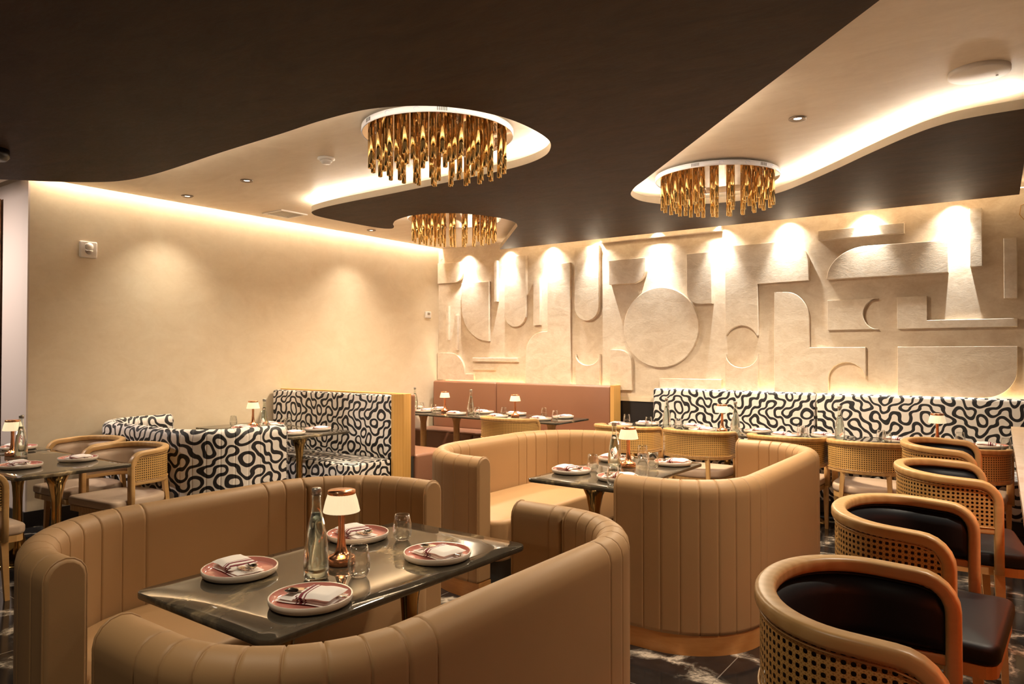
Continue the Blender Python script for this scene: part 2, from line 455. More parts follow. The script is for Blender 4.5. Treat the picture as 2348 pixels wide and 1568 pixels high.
# led strips lying on top of the lowered ceiling along its openings
def led_ribbon(path, inset, name, label, mat='led', w=.012, z=H2 + .058):
    g = G(); a = []; b = []
    for i, p in enumerate(path):
        q0 = Vector(path[max(i - 1, 0)]); q1 = Vector(path[min(i + 1, len(path) - 1)]); t = (q1 - q0).normalized()
        nn = Vector((t.y, -t.x)) * inset; c = Vector(p) + nn; d = c + nn.normalized() * w
        a.append((c.x, c.y, z)); b.append((d.x, d.y, z))
    rows = [[x, y, (y[0], y[1], y[2] + .004), (x[0], x[1], x[2] + .004)] for x, y in zip(a, b)]
    g.grid(rows, False, True, None, False)
    return tag(g.build(name, mat), label, 'light strip')
LEDS = [led_ribbon(A[30:-1], .03, 'led_strip', 'warm white light strip hidden above the curved edge around the left ceiling opening'),
        led_ribbon(Cc[:-4], .03, 'led_strip', 'warm white light strip hidden above the curved edge of the right ceiling opening')]
g = G(); g.box(-3.3, 3.3, -.01, .01, 0, .008)
o = g.build('led_strip', 'led_cove', loc=(WX + .045, 5.24, 3.165)); o.scale = (.8, 1, 1); o.rotation_euler.z = PI / 2
tag(o, 'light strip in the narrow slot between ceiling and long left wall', 'light strip')

# relief panels on the back wall: outlines in wall coordinates (x, z), depth in front of the wall
def arc(cx, cz, rx, rz, a0, a1, n=12): return [(cx + rx * math.cos(R(a0 + (a1 - a0) * k / n)), cz + rz * math.sin(R(a0 + (a1 - a0) * k / n))) for k in range(n + 1)]
RP = [
 ([(-7.05, 2.52)] + arc(-6.72, 2.67, .15, .15, -90, 0) + [(-6.57, 2.81), (-7.05, 2.82)], .035, 'relief panel with one round corner at the top of the wall corner'),
 ([(-6.587, 2.5), (-6.092, 2.5), (-6.092, 1.672)][::-1] + arc(-6.09, 2.16, .495, .488, -90, -180)[::-1][:0] + arc(-6.092, 2.16, .495, .488, 180, 270)[::1], .045, 'quarter rounded relief panel below the corner panel with round corner'),
 ([(-6.0, 2.215), (-5.95, 2.215), (-5.95, 2.78), (-6.0, 2.78)], .05, 'slim upright relief bar high up left of the long rounded tongue'),
 (arc(-5.643, 2.03, .175, .17, 180, 360) + [(-5.468, 2.81), (-5.818, 2.815)], .05, 'long tongue shaped relief panel with half round lower end, third shape from corner'),
 ([(-5.348, 1.875), (-5.242, 1.875), (-5.242, 2.488), (-5.348, 2.49)], .05, 'upright relief bar between the tongue and the tall stepped panel'),
 ([(-4.782, 1.10), (-4.784, 2.667)] + arc(-4.85, 2.40, .28, .267, 90, 180) + [(-5.132, 1.79)] + arc(-5.19, 1.51, .285, .28, 90, 180) + [(-5.477, 1.10)], .04, 'tall stepped relief panel with two rounded shoulders'),
 (arc(-4.536, 2.09, .174, .177, 180, 360) + [(-4.361, 2.85), (-4.71, 2.85)], .055, 'tongue shaped relief panel directly right of the tall stepped panel'),
 ([(-6.88, 1.696), (-6.83, 1.696), (-6.83, 2.188), (-6.88, 2.188)], .04, 'thin upright relief stick nearest the wall corner'),
 ([(-6.722, 1.551), (-6.669, 1.551), (-6.669, 2.047), (-6.722, 2.047)], .04, 'thin upright relief stick, the lower one of the pair by the corner'),
 ([(-7.05, 1.12), (-6.362, 1.12), (-6.37, 1.216), (-6.53, 1.216)] + arc(-6.81, 1.216, .28, .297, 0, 90) + [(-7.05, 1.513)], .035, 'low relief panel with quarter round shoulder in the wall corner'),
 ([(-6.382, 1.39), (-5.608, 1.39), (-5.608, 1.443), (-6.382, 1.443)], .045, 'long flat relief strip above the pink banquette, upper of two'),
 ([(-6.382, 1.274), (-6.0, 1.274), (-6.0, 1.311), (-6.382, 1.311)], .04, 'short flat relief strip above the pink banquette, lower of two'),
 ([(-4.704, 1.10), (-4.357, 1.10), (-4.357, 1.495)] + arc(-4.531, 1.495, .172, .14, 0, -180)[0:], .045, 'low relief block with a scooped half round top'),
 ([(-4.212, 1.06), (-3.92, 1.06)] + arc(-4.09, 1.38, .17, .17, 0, 90) + [(-4.212, 1.55)], .045, 'low relief panel with one round top corner left of the big disc'),
 ([(-4.21, 2.345)] + arc(-3.90, 2.52, .18, .175, -90, 0) + [(-3.72, 2.645), (-4.212, 2.643)], .07, 'relief block with one round lower corner above left of the big disc'),
 (arc(-3.55, 1.81, .47, .47, 0, 351, 39), .05, 'large round relief disc in the middle of the back wall'),
 ([(-2.914, 2.064), (-2.92, 2.645), (-3.21, 2.643), (-3.21, 2.22)] + arc(-3.055, 2.22, .155, .156, 180, 270), .07, 'upright relief block with one round lower corner above right of the big disc'),
 ([(-2.767, 1.70)] + arc(-2.59, 1.64, .177, .17, 160, 20) + [(-2.41, 1.70), (-2.41, 2.255), (-1.885, 2.262)] + arc(-2.13, 2.45, .245, .243, 0, 90) + [(-2.767, 2.693)], .055, 'large hooked relief panel with a round shoulder and a scooped foot'),
 ([(-2.767, 1.09), (-2.412, 1.09), (-2.412, 1.498)] + arc(-2.589, 1.498, .176, .15, 0, -180), .055, 'low relief block with scooped top under the hooked panel'),
 ([(-2.242, 1.09), (-1.702, 1.09)] + arc(-1.53, 1.25, .172, .165, 180, 0) + [(-1.356, 1.28), (-1.354, 1.567), (-1.883, 1.567)] + arc(-2.12, 1.86, .237, .295, 0, 90) + [(-2.24, 2.157)], .045, 'wide stepped relief panel with an arched niche cut out of it'),
 ([(-1.783, 2.665), (-1.002, 2.668), (-1.002, 2.767), (-1.783, 2.765)], .08, 'long level relief bar near the ceiling'),
 ([(-1.705, 2.258), (-.641, 2.264), (-.641, 2.565), (-1.33, 2.572)] + arc(-1.33, 2.258, .375, .314, 92, 176), .075, 'wide relief panel with a swept quarter round left end'),
 ([(-1.707, 1.742), (-1.236, 1.742)] + arc(-1.236, 1.895, .137, .152, 270, 90) + [(-1.705, 2.048)], .05, 'oblong relief block with a half round bite out of its right end'),
 ([(-1.07, 1.742), (-.114, 1.745), (-.113, 1.82), (-.82, 1.82), (-.82, 2.052), (-1.072, 2.05)], .05, 'flat L shaped relief panel'),
 ([(-.467, 2.303), (-.371, 2.305), (-.371, 2.837), (-.467, 2.837)], .08, 'upright relief bar near the ceiling at the right end of the wall'),
 ([(-.212, 2.0), (-.112, 2.0), (-.11, 2.54), (-.211, 2.54)], .07, 'rightmost upright relief bar'),
 ([(-1.073, 1.095)] + arc(-.38, 1.36, .262, .265, -90, 0) + [(-.117, 1.57), (-1.07, 1.57)], .04, 'wide low relief panel with one round corner at the wall\'s right end'),
 ([(-3.559, 1.10), (-2.818, 1.10), (-2.818, 1.214), (-3.559, 1.214)], .045, 'low flat relief ledge directly below right of the big disc'),
 ([(-4.34, 2.872), (-2.81, 2.872), (-2.81, 2.932), (-4.34, 2.932)], .055, 'long box ledge under the ceiling along the top of the back wall'),
]
for outline, dep, lab in RP:
    outline = [p for i, p in enumerate(outline) if math.hypot(p[0] - outline[i - 1][0], p[1] - outline[i - 1][1]) > .004]
    ar = sum(outline[i][0] * outline[(i + 1) % len(outline)][1] - outline[(i + 1) % len(outline)][0] * outline[i][1] for i in range(len(outline)))
    if ar < 0: outline = outline[::-1]
    cx = sum(p[0] for p in outline) / len(outline); cz = min(p[1] for p in outline)
    g = G(); n = len(outline); ins = .004
    def V3(p, y): return g.vert(p[0] - cx, y, p[1] - cz)
    a = [V3(p, 0) for p in outline]; b = [V3(p, -dep + ins) for p in outline]
    nor = []
    for i in range(n):
        q0, q1 = Vector(outline[i - 1]), Vector(outline[(i + 1) % n]); t = (q1 - q0).normalized(); nor.append((t.y, -t.x))
    c = [V3((p[0] - nor[i][0] * ins, p[1] - nor[i][1] * ins), -dep) for i, p in enumerate(outline)]
    for tri in tessellate_polygon([[Vector((g.v[q][0], g.v[q][2], 0)) for q in c]]): 
        q0, q1, q2 = [g.v[c[t]] for t in tri]; up = (q1[0] - q0[0]) * (q2[2] - q0[2]) - (q1[2] - q0[2]) * (q2[0] - q0[0])
        g.face([c[t] for t in (tri if up > 0 else tri[::-1])])
    for i in range(n):
        j = (i + 1) % n
        g.face([a[i], a[j], b[j], b[i]]); g.face([b[i], b[j], c[j], c[i]])
    o = g.build('relief_panel', 'plaster_r', loc=(cx, WY, cz))
    tag(o, 'cream plaster ' + lab, 'wall relief', 'plaster reliefs on the back wall')

# small fixtures
def downlight(x, y, label, z=H1):
    t = thing('downlight', label, 'ceiling light', (x, y, z), 0, 'recessed downlights')
    g = G(); g.lathe([(.024, -.001), (.055, -.001), (.055, -.008), (.047, -.012), (.024, -.003)], 28, cap=False); g.build('trim_ring', 'bronze', t)
    g = G(); g.lathe([(.001, -.002), (.024, -.002), (.024, -.003), (.001, -.003)], 20, cap=False); g.build('lens', 'bulb', t)
    return t
downlight(-1.225, 4.846, 'small round downlight in the right ceiling opening')
downlight(-6.62, 3.774, 'small round downlight nearest the left wall alarm')
downlight(-5.6, 3.741, 'small round downlight between smoke detector and left wall')
downlight(-6.62, 6.163, 'small round downlight deep in the left corner of the ceiling')
t = thing('smoke_detector', 'white round smoke detector on the cream ceiling', 'smoke detector', (-4.456, 3.674, H1))
g = G(); g.lathe([(.065, 0), (.068, -.012), (.05, -.02), (.001, -.02)], 28); g.build('base', 'white', t)
g = G(); g.lathe([(.046, -.02), (.046, -.032), (.034, -.036), (.034, -.046), (.001, -.047)], 24); g.build('sensor_head', 'white', t)
t = thing('air_vent', 'square white air vent grille in the ceiling by the left wall', 'vent', (-6.6, 4.88, H1))
g = G()
for a, b, c, d in ((-.17, .17, -.17, -.14), (-.17, .17, .14, .17), (-.17, -.14, -.14, .14), (.14, .17, -.14, .14)): g.box(a, b, c, d, -.012, 0)
g.build('frame', 'white', t)
g = G()
for k in range(14): g.box(-.14, .14, -.135 + k * .02, -.127 + k * .02, -.008, -.002)
g.build('grille', 'grey', t)
t = thing('ceiling_speaker', 'large round white speaker disc on the cream ceiling at right', 'speaker', (-.225, 4.6, H1))
g = G(); g.lathe([(.145, 0), (.145, -.022), (.138, -.026), (.001, -.026)], 48); g.build('disc', 'white', t)
g = G(); g.lathe([(.006, -.026), (.006, -.031), (.001, -.031)], 10, (.08, .05, 0)); g.build('screw', 'grey', t)
g = G(); g.lathe([(.10, 0), (.10, -.05), (.085, -.07), (.001, -.07)], 28); o = g.build('sprinkler_cover', 'black', loc=(-5.73, 1.87, H2)); tag(o, 'black round fitting under the dark ceiling at the far left edge', 'ceiling fitting')
t = thing('fire_alarm', 'cream square fire alarm with strobe high on the left wall', 'alarm', (WX, 3.06, 2.385))
g = G(); g.rbox(0, .035, -.075, .075, 0, .15, .012, 3); g.build('housing', 'white', t)
g = G(); g.lathe([(.001, 0), (.036, 0), (.036, .008), (.001, .012)], 24); g.xform(Matrix.Translation((.035, 0, .1)) @ Matrix.Rotation(PI / 2, 4, 'Y')); g.build('sounder', 'white', t)
g = G(); g.lathe([(.034, 0), (.034, .006), (.02, .014), (.001, .016)], 20)
g.xform(Matrix.Translation((.035, 0, .062)) @ Matrix.Rotation(PI / 2, 4, 'Y')); g.v = [(x, y, min(z, .066)) for x, y, z in g.v]; g.build('strobe', 'grey', t)
t = thing('thermostat', 'small white thermostat on the left wall near the corner', 'thermostat', (WX, 7.66, 2.01))
g = G(); g.rbox(0, .025, -.06, .06, 0, .095, .01, 3); g.build('housing', 'white', t)
g = G(); g.box(.0255, .0265, -.025, .03, .045, .08); g.build('display', 'grey', t)
g = G(); g.tube([(0, 0, 0), (0, -.03, 0), (.0, -.035, -.015), (0, -.03, -.03)], .004, 6); o = g.build('wall_hook', 'grey', loc=(-6.95, WY - .035, 2.87)); tag(o, 'tiny metal hook on the back wall near the corner', 'hook')
g = G(); g.tube([(.0, 0, .1), (-.05, -.01, .08), (-.06, -.012, 0), (-.02, -.012, -.06), (.03, -.01, -.04), (.05, -.01, .03)], .004, 6); o = g.build('cable_loop', 'oak', loc=(-.03, WY - .005, 2.75)); tag(o, 'loose loop of cable at the top right end of the wall', 'cable')
g = G(); g.box(-.75, 0, -.03, 0, 0, 2.9); o = g.build('wall_art', 'art', loc=(-7.66, 2.575, .02)); tag(o, 'tall brown burl patterned panel at the far left edge', 'wall panel')

# ------------------------------------------------------------------ chandeliers
def make_chandelier():
    t = thing('chandelier', '', 'chandelier', (0, 0, 0))
    g = G(); g.lathe([(.3, 0), (.3, -.025), (.001, -.025)], 32); g.build('ceiling_mount', 'slot', t)
    g = G(); g.lathe([(.505, -.02), (.51, -.02), (.51, -.058), (.507, -.060), (.503, -.058), (.503, -.03)], 72, cap=False)
    rim = g.build('rim', 'film', t)
    for a0 in (-1.95, -.85, .7, 2.4):
        g = G()
        for k in range(6):
            a = a0 + k * .022; c, s_ = math.cos(a), math.sin(a); g2 = G(); g2.box(.5085, .5112, -.002, .002, -.05, -.026); g2.xform(Matrix.Rotation(a, 4, 'Z'))
            base = len(g.v); g.v += g2.v
            for f in g2.f: g.face([base + i for i in f])
        g.build('vent', 'slot', rim)
    for a0 in (-2.35, -1.5, -1.1, -.6, .2, 1.6):
        g = G(); g.tube([(.5125 * math.cos(a0 + .035 * math.cos(q)), .5125 * math.sin(a0 + .035 * math.cos(q)), -.038 + .011 * math.sin(q)) for q in [PI * k / 8 for k in range(12)]], .0009, 4)
        g.build('film_print', 'blue', rim)
    g = G(); g.lathe([(.001, -.056), (.503, -.056), (.503, -.050), (.001, -.050)], 64, cap=False, smooth=False); g.build('mirror_plate', 'mirror', t)
    i = 0
    for r, n, L in ((.45, 24, .235), (.36, 17, .245), (.265, 11, .235), (.15, 6, .245)):
        for k in range(n):
            a = 2 * PI * (k + .5 * (i % 2)) / n
            if k == 0:
                g = G(); g.lathe([(.0165, -.056), (.0165, -.056 - L), (.0135, -.058 - L), (.013, -.05 - L), (.001, -.05 - L)], 14); proto = g.build('rod', 'gold', t)
                o = proto
            else: o = proto.copy(); COL.objects.link(o); o.parent = t
            o.location = (r * math.cos(a), r * math.sin(a), 0)
        i += 1
    for k in range(8):
        a = 2 * PI * (k + .3) / 8
        if k == 0: g = G(); g.lathe([(.006, -.056), (.006, -.07), (.011, -.075), (.008, -.09), (.001, -.095)], 10); proto = g.build('crystal_bulb', 'crystal', t); o = proto
        else: o = proto.copy(); COL.objects.link(o); o.parent = t
        o.location = (.42 * math.cos(a), .42 * math.sin(a), 0)
    return t
chand = Kind(make_chandelier); CG = 'round gold rod chandeliers'
chand((-3.25, 3.63, H1), 0, 'largest looking round gold rod chandelier, in the left ceiling opening', CG)
chand((-2.16, 5.93, H1), .35, 'round gold rod chandelier in the right ceiling opening', CG)
chand((-5.15, 6.02, H1), .7, 'farthest round gold rod chandelier near the wall corner', CG)

# ------------------------------------------------------------------ U shaped sofas
def usofa(name, label, cat, loc, rz, L, D, r, mat, H=.865, t=.125, seams=9, group=None, seat_h=.46, plinth='plinthwood', seat_front=.06, bare=False):
    """faces local +x; L along y, D along x; origin at centre of footprint on the floor"""
    T = thing(name, label, cat, loc, rz, group)
    rc = r - t / 2; hx, hy = D / 2, L / 2 - t / 2; bx = -D / 2 + t / 2
    segs = []   # (length, kind)
    # path param: arm -> arc -> back -> arc -> arm
    la = hx - (bx + rc); lb = 2 * (hy - rc); lq = PI / 2 * rc; tot = 2 * la + lb + 2 * lq
    def pt(s):
        if s < la: return (hx - s, -hy), (0, -1)
        s -= la
        if s < lq: a = -PI / 2 - s / rc; return (bx + rc + rc * math.cos(a), -hy + rc + rc * math.sin(a)), (math.cos(a), math.sin(a))
        s -= lq
        if s < lb: return (bx, -hy + rc + s), (-1, 0)
        s -= lb
        if s < lq: a = PI - s / rc; return (bx + rc + rc * math.cos(a), hy - rc + rc * math.sin(a)), (math.cos(a), math.sin(a))
        s -= lq; return (bx + rc + s, hy), (0, 1)
    sm = []
    for s0 in (la, la + lq + lb):
        for k in range(seams): sm.append(s0 - .03 + (lq + .06) * k / (seams - 1))
    S = set([0, .004, .012, tot - .012, tot - .004, tot])
    for q in sm:
        for d in (-.012, -.0035, -.0015, 0, .0015, .0035, .012): S.add(q + d)
    k = 0
    while k * .03 < tot: S.add(k * .03); k += 1
    S = sorted(x for x in S if 0 <= x <= tot); S = [x for i, x in enumerate(S) if i == 0 or x - S[i - 1] > .001]
    def inset(s):
        d = min(abs(s - q) for q in sm)
        w = .0045 * max(0, 1 - d / .0035)
        lo = [q for q in sm if q <= s]; hi = [q for q in sm if q > s]
        puff = 0
        if lo and hi and hi[0] - lo[-1] < .2: puff = .0004 * math.sin(PI * (s - lo[-1]) / (hi[0] - lo[-1]))
        return w - puff
    def secfn(s, extra=0):
        d = inset(s) + extra; a = t / 2 - d; top = H - extra; zc = H - t / 2; out = []
        for z in (.102 + extra, .12, .3, .5, .65, zc - .03): out.append((a, z))
        for k in range(9): b = PI * k / 8; out.append((a * math.cos(b), zc + (t / 2 - d) * math.sin(b)))
        for z in (zc - .03, .65, .5, .3, .12, .102 + extra): out.append((-a, z))
        return out
    def ex(s):
        e = min(s, tot - s); return .012 if e < .001 else (.005 if e < .006 else 0)
    def swp(Sl, fn, uv=True):
        g = G(); path = []; nr = []
        for s in Sl:
            (x, y), n = pt(s); path.append((x, y, 0)); nr.append((n[0], n[1], 0))
        g.sweep(path, nr, lambda i: fn(Sl[i]), cap=True, uvs=uv, ups=[(0, 0, 1)] * len(path))
        return g
    back = swp(S, lambda s: secfn(s, ex(s))).build('backrest', mat, T)
    for s_ in (.013, tot - .013):
        (x, y), n = pt(s_); sec = secfn(s_)
        g = G(); g.tube([(x + n[0] * a, y + n[1] * a, z) for a, z in sec], .0042, 6); g.build('piping', mat, back)
    Sp = [x for x in S if True]
    swp([0] + [k * .03 for k in range(1, int(tot / .03))] + [tot], lambda s: [(t / 2 - .004, .0), (t / 2 - .004, .1), (-t / 2 + .004, .1), (-t / 2 + .004, 0)], False).build('plinth', plinth, T, sharp=30)
    # seat cushion and recessed base
    def inner(off, xf, rr):
        out = []; x0 = bx + t / 2 + off; y0 = hy - t / 2 - off; rk = max(rc - t / 2 - off, .02)
        for k in range(7): a = R(-90 + 90 * k / 6); out.append((xf - rr + rr * math.cos(a), -y0 + rr + rr * math.sin(a)))
        for k in range(7): a = R(90 * k / 6); out.append((xf - rr + rr * math.cos(a), y0 - rr + rr * math.sin(a)))
        for k in range(9): a = R(90 + 90 * k / 8); out.append((x0 + rk + rk * math.cos(a), y0 - rk + rk * math.sin(a)))
        for k in range(9): a = R(180 + 90 * k / 8); out.append((x0 + rk + rk * math.cos(a), -y0 + rk + rk * math.sin(a)))
        return out
    xf = hx + seat_front
    g = G(); pillow(g, inner(.002, xf, .09), .2, seat_h, .03, 4, .012); g.build('seat_cushion', mat, T)
    g = G(); g.prism(inner(.012, xf - .07, .07), 0, .2); g.build('seat_base', 'slot', T)
    return T
SG = 'curved tan booth sofas'
def at(x0, x1, y0, y1): return ((x0 + x1) / 2, (y0 + y1) / 2, 0)
usofa('booth_sofa', 'curved tan leather booth sofa behind the nearest table, facing the camera', 'sofa', at(-3.15, -2.44, .945, 2.76), 0, 1.815, .71, .58, 'tan', group=SG)
usofa('booth_sofa', 'curved tan leather booth sofa in the foreground with its back to the camera', 'sofa', at(-1.83, -1.15, .81, 2.63), PI, 1.82, .68, .45, 'tan', group=SG)
usofa('booth_sofa', 'curved tan leather booth sofa behind the second table, facing the camera', 'sofa', at(-3.46, -2.745, 3.44, 5.32), 0, 1.88, .715, .60, 'tan', group=SG)
usofa('booth_sofa', 'curved tan leather booth sofa showing its seamed round back, nearest the bar stools', 'sofa', at(-1.80, -1.145, 3.385, 5.42), PI, 2.035, .655, .45, 'tan', group=SG)
usofa('booth_sofa', 'curved sofa in black and white squiggle cloth beside the left wall', 'sofa', at(-7.0, -5.08, 3.0, 3.80), PI / 2, 1.92, .80, .5, 'squig', H=.905)

# ------------------------------------------------------------------ straight banquettes
def banquette(name, label, x0, x1, yb, facing, mat, top=1.10, depth=.62, backd=.12, cuts=(), base='black', ends=(), h0=.12, bd2=.0, seat_h=.47, group=None, lift=True):
    """long side along x; yb = y of the back plane; facing -1 towards the camera, +1 away"""
    cx = (x0 + x1) / 2; T = thing(name, label, 'banquette', (cx, yb, 0), 0, group)
    f = facing; xs = [x0] + list(cuts) + [x1]
    def Y(a, b): return (min(a * f, b * f), max(a * f, b * f))
    for a, b in zip(xs[:-1], xs[1:]):
        ys = Y(0.005, backd); g = G(); g.rbox(a - cx + .002, b - cx - .002, ys[0], ys[1], seat_h - .02, top, .028, 4); g.build('back_cushion', mat, T)
        ys = Y(backd + .002, depth); g = G(); g.rbox(a - cx + .002, b - cx - .002, ys[0], ys[1], h0, seat_h, .03, 4); g.build('seat_cushion', mat, T)
    ys = Y(0.005, depth - .06); g = G(); g.box(x0 - cx + .01, x1 - cx - .01, ys[0], ys[1], 0, h0 if h0 > .05 else .05); g.build('base', base, T)
    ys = Y(0.005, backd - .03); g = G(); g.box(x0 - cx + .01, x1 - cx - .01, ys[0], ys[1], h0, seat_h - .01); g.build('back_frame', base, T)
    for e in ends:
        ys = Y(.0, backd + .02); g = G(); g.box(e - cx, e - cx + .05, ys[0], ys[1], 0, top + .005); g.build('end_panel', 'oak_v', T)
    return T
banquette('banquette', 'long dusty pink leather banquette against the back wall by the corner', WX + .06, -4.12, WY - .04, -1, 'pink', 1.115, .66, .15, (-5.86,), 'slot', (-4.12,))
banquette('banquette', 'shorter black and white squiggle banquette on the back wall, next to the black gap', -3.575, -1.80, WY - .04, -1, 'squig', 1.10, .66, .16, (), 'slot')
banquette('banquette', 'longer black and white squiggle banquette on the back wall, reaching the bar', -1.785, 1.3, WY - .04, -1, 'squig', 1.10, .66, .16, (), 'slot')
for x0, x1, lab in ((-6.9, -4.2, 'amber light strip behind the top of the pink banquette'), (-3.5, 1.2, 'amber light strip behind the top of the squiggle banquettes')):
    g = G(); g.box(x0, x1, -.004, .004, 0, .004); tag(g.build('led_strip', 'led_low', loc=(0, WY - .022, 1.04)), lab, 'light strip')
g = G(); g.box(-5.6, .1, -.004, .004, 0, .004); tag(g.build('led_strip', 'led_top', loc=(0, WY - .17, H2 + .062)), 'amber light strip above the ceiling edge along the back wall', 'light strip')
# partition with a bench on each side
g = G(); g.rbox(WX + .001, -5.085, 0, .11, 0, 1.10, .003, 2); tag(g.build('wood_partition', 'oak_v', loc=(0, 5.17, 0)), 'low oak partition between squiggle bench and pink bench by the left wall', 'partition')
g = G(); g.box(WX + .01, -5.085, 0, .068, 0, 1.095)
T = banquette('banquette', 'black and white squiggle bench backed by the oak partition', WX + .03, -5.115, 5.168, -1, 'squig', 1.09, .66, .13, (), 'slot', (), .02)
g = G(); g.box(-5.1 + 6.0725 - .015, -5.085 + 6.0725, -.135, 0, 0, 1.1); g.build('end_panel', 'oak_v', T)
banquette('banquette', 'pink leather bench on the far side of the oak partition', WX + .03, -5.11, 5.283, 1, 'pink', 1.09, .66, .10, (), 'slot', ())

# ------------------------------------------------------------------ tables
def table(name, label, x0, x1, y0, y1, peds, mat='table', leg='brass', group=None, h=.745, wide=False, square=False):
    cx, cy = (x0 + x1) / 2, (y0 + y1) / 2; T = thing(name, label, 'table', (cx, cy, 0), 0, group)
    g = G(); o = superbox((x1 - x0) / 2, (y1 - y0) / 2, .045, 5); pillow(g, o, h - .022, h, .006, 2); 
    top = g.build('tabletop', mat, T, sharp=30)
    for px, py in peds:
        g = G()
        if leg == 'oak': prof = [(.085, 0), (.07, .01), (.045, .05), (.04, .2), (.04, .6), (.05, .66), (.075, .71), (.09, h - .0225)]
        else: prof = [(.19, 0), (.19, .006), (.15, .014), (.095, .05), (.055, .12), (.036, .22), (.030, .34), (.030, .46), (.036, .55), (.052, .63), (.080, .69), (.118, h - .0225)]
        if leg == 'wood': prof = [(.2, 0), (.2, .008), (.05, .02), (.036, .05), (.036, .6), (.05, .68), (.10, h - .0225)]
        g.lathe(prof, 28); g.build('pedestal', leg if leg in M else 'brass', T, loc=(px - cx, py - cy, 0))
    return T
TG = 'dark marble dining tables'
table('dining_table', 'dark marble table with lamp and four place settings, nearest to the camera', -2.345, -1.64, 1.16, 2.37, [(-1.99, 1.47), (-1.99, 2.06)], group=TG)
table('dining_table', 'dark marble table between the two far tan booth sofas', -2.51, -1.86, 3.6, 4.83, [(-2.2, 3.9), (-2.2, 4.5)], group=TG)
table('dining_table', 'dark marble table with brass trumpet legs at the left edge', -6.27, -5.02, 1.77, 2.49, [(-5.33, 2.13), (-5.97, 2.13)], group=TG)
table('dining_table', 'small dark marble table against the pale wall behind the left table', -7.0, -6.30, 1.77, 2.49, [(-6.65, 2.13)], group=TG)
table('dining_table', 'dark marble table before the squiggle bench of the oak partition', -6.62, -5.42, 4.08, 4.80, [(-5.76, 4.44), (-6.28, 4.44)], group=TG)
table('dining_table', 'narrow dark marble table touching the left wall by the squiggle bench', -7.0, -6.65, 4.08, 4.80, [(-6.83, 4.44)], group=TG)
PT = [(-7.0, -5.95), (-5.92, -4.87), (-4.84, -4.2)]
table('dining_table', 'dark marble table at the pink banquette, in the wall corner', -7.0, -6.14, 6.63, 7.35, [(-6.5, 6.98)], leg='oak', group=TG)
table('dining_table', 'dark marble table in the middle of the pink banquette', -6.12, -5.28, 6.63, 7.35, [(-5.93, 6.98), (-5.45, 6.98)], leg='oak', group=TG)
table('dining_table', 'dark marble table at the right end of the pink banquette', -5.26, -4.2, 6.63, 7.35, [(-4.95, 6.98), (-4.5, 6.98)], leg='oak', group=TG)
table('dining_table', 'dark marble table before the left squiggle banquette, leftmost of its row', -3.72, -2.06, 6.62, 7.22, [(-3.35, 6.85), (-2.4, 6.85)], group=TG)
table('dining_table', 'dark marble table in the middle of the row before the squiggle banquettes', -2.03, -1.32, 6.62, 7.22, [(-1.68, 6.85)], group=TG)
table('dining_table', 'dark marble table before the right squiggle banquette, next to the bar', -1.29, .45, 6.62, 7.22, [(-1.0, 6.85), (.1, 6.85)], group=TG)

# ------------------------------------------------------------------ chairs
def barrel(xf, wy, a, nback=30):
    """plan of the barrel back: list of (x, y, nx, ny, s01) from right front to left front"""
    pts = []
    for x in (xf, .13, .085, .04): pts.append((x, -wy))
    for k in range(nback + 1):
        th = -PI / 2 - PI * k / nback; c, s = math.cos(th), math.sin(th)
        e = 2 / 2.08; pts.append((a * math.copysign(abs(c) ** e, c) if abs(c) > 1e-6 else 0, wy * math.copysign(abs(s) ** e, s)))
    for x in (.04, .085, .13, xf): pts.append((x, wy))
    out = []
    for i, p in enumerate(pts):
        q0 = Vector(pts[max(i - 1, 0)]); q1 = Vector(pts[min(i + 1, len(pts) - 1)]); t = (q1 - q0).normalized()
        out.append((p[0], p[1], -t.y * -1 if False else (t.y), -t.x))
    # make normals outward
    res = []
    for x, y, nx, ny in out:
        if nx * (x - .05) + ny * y < 0: nx, ny = -nx, -ny
        res.append((x, y, nx, ny))
    return res
def rsec(w, h, n=3, r=.45):
    """rounded rectangle section half sizes w,h"""
    rr = min(w, h) * r; out = []
    for cx, cy, a0 in ((w - rr, h - rr, 0), (-w + rr, h - rr, 90), (-w + rr, -h + rr, 180), (w - rr, -h + rr, 270)):
        for k in range(n + 1): a = R(a0 + 90 * k / n); out.append((cx + rr * math.cos(a), cy + rr * math.sin(a)))
    return out
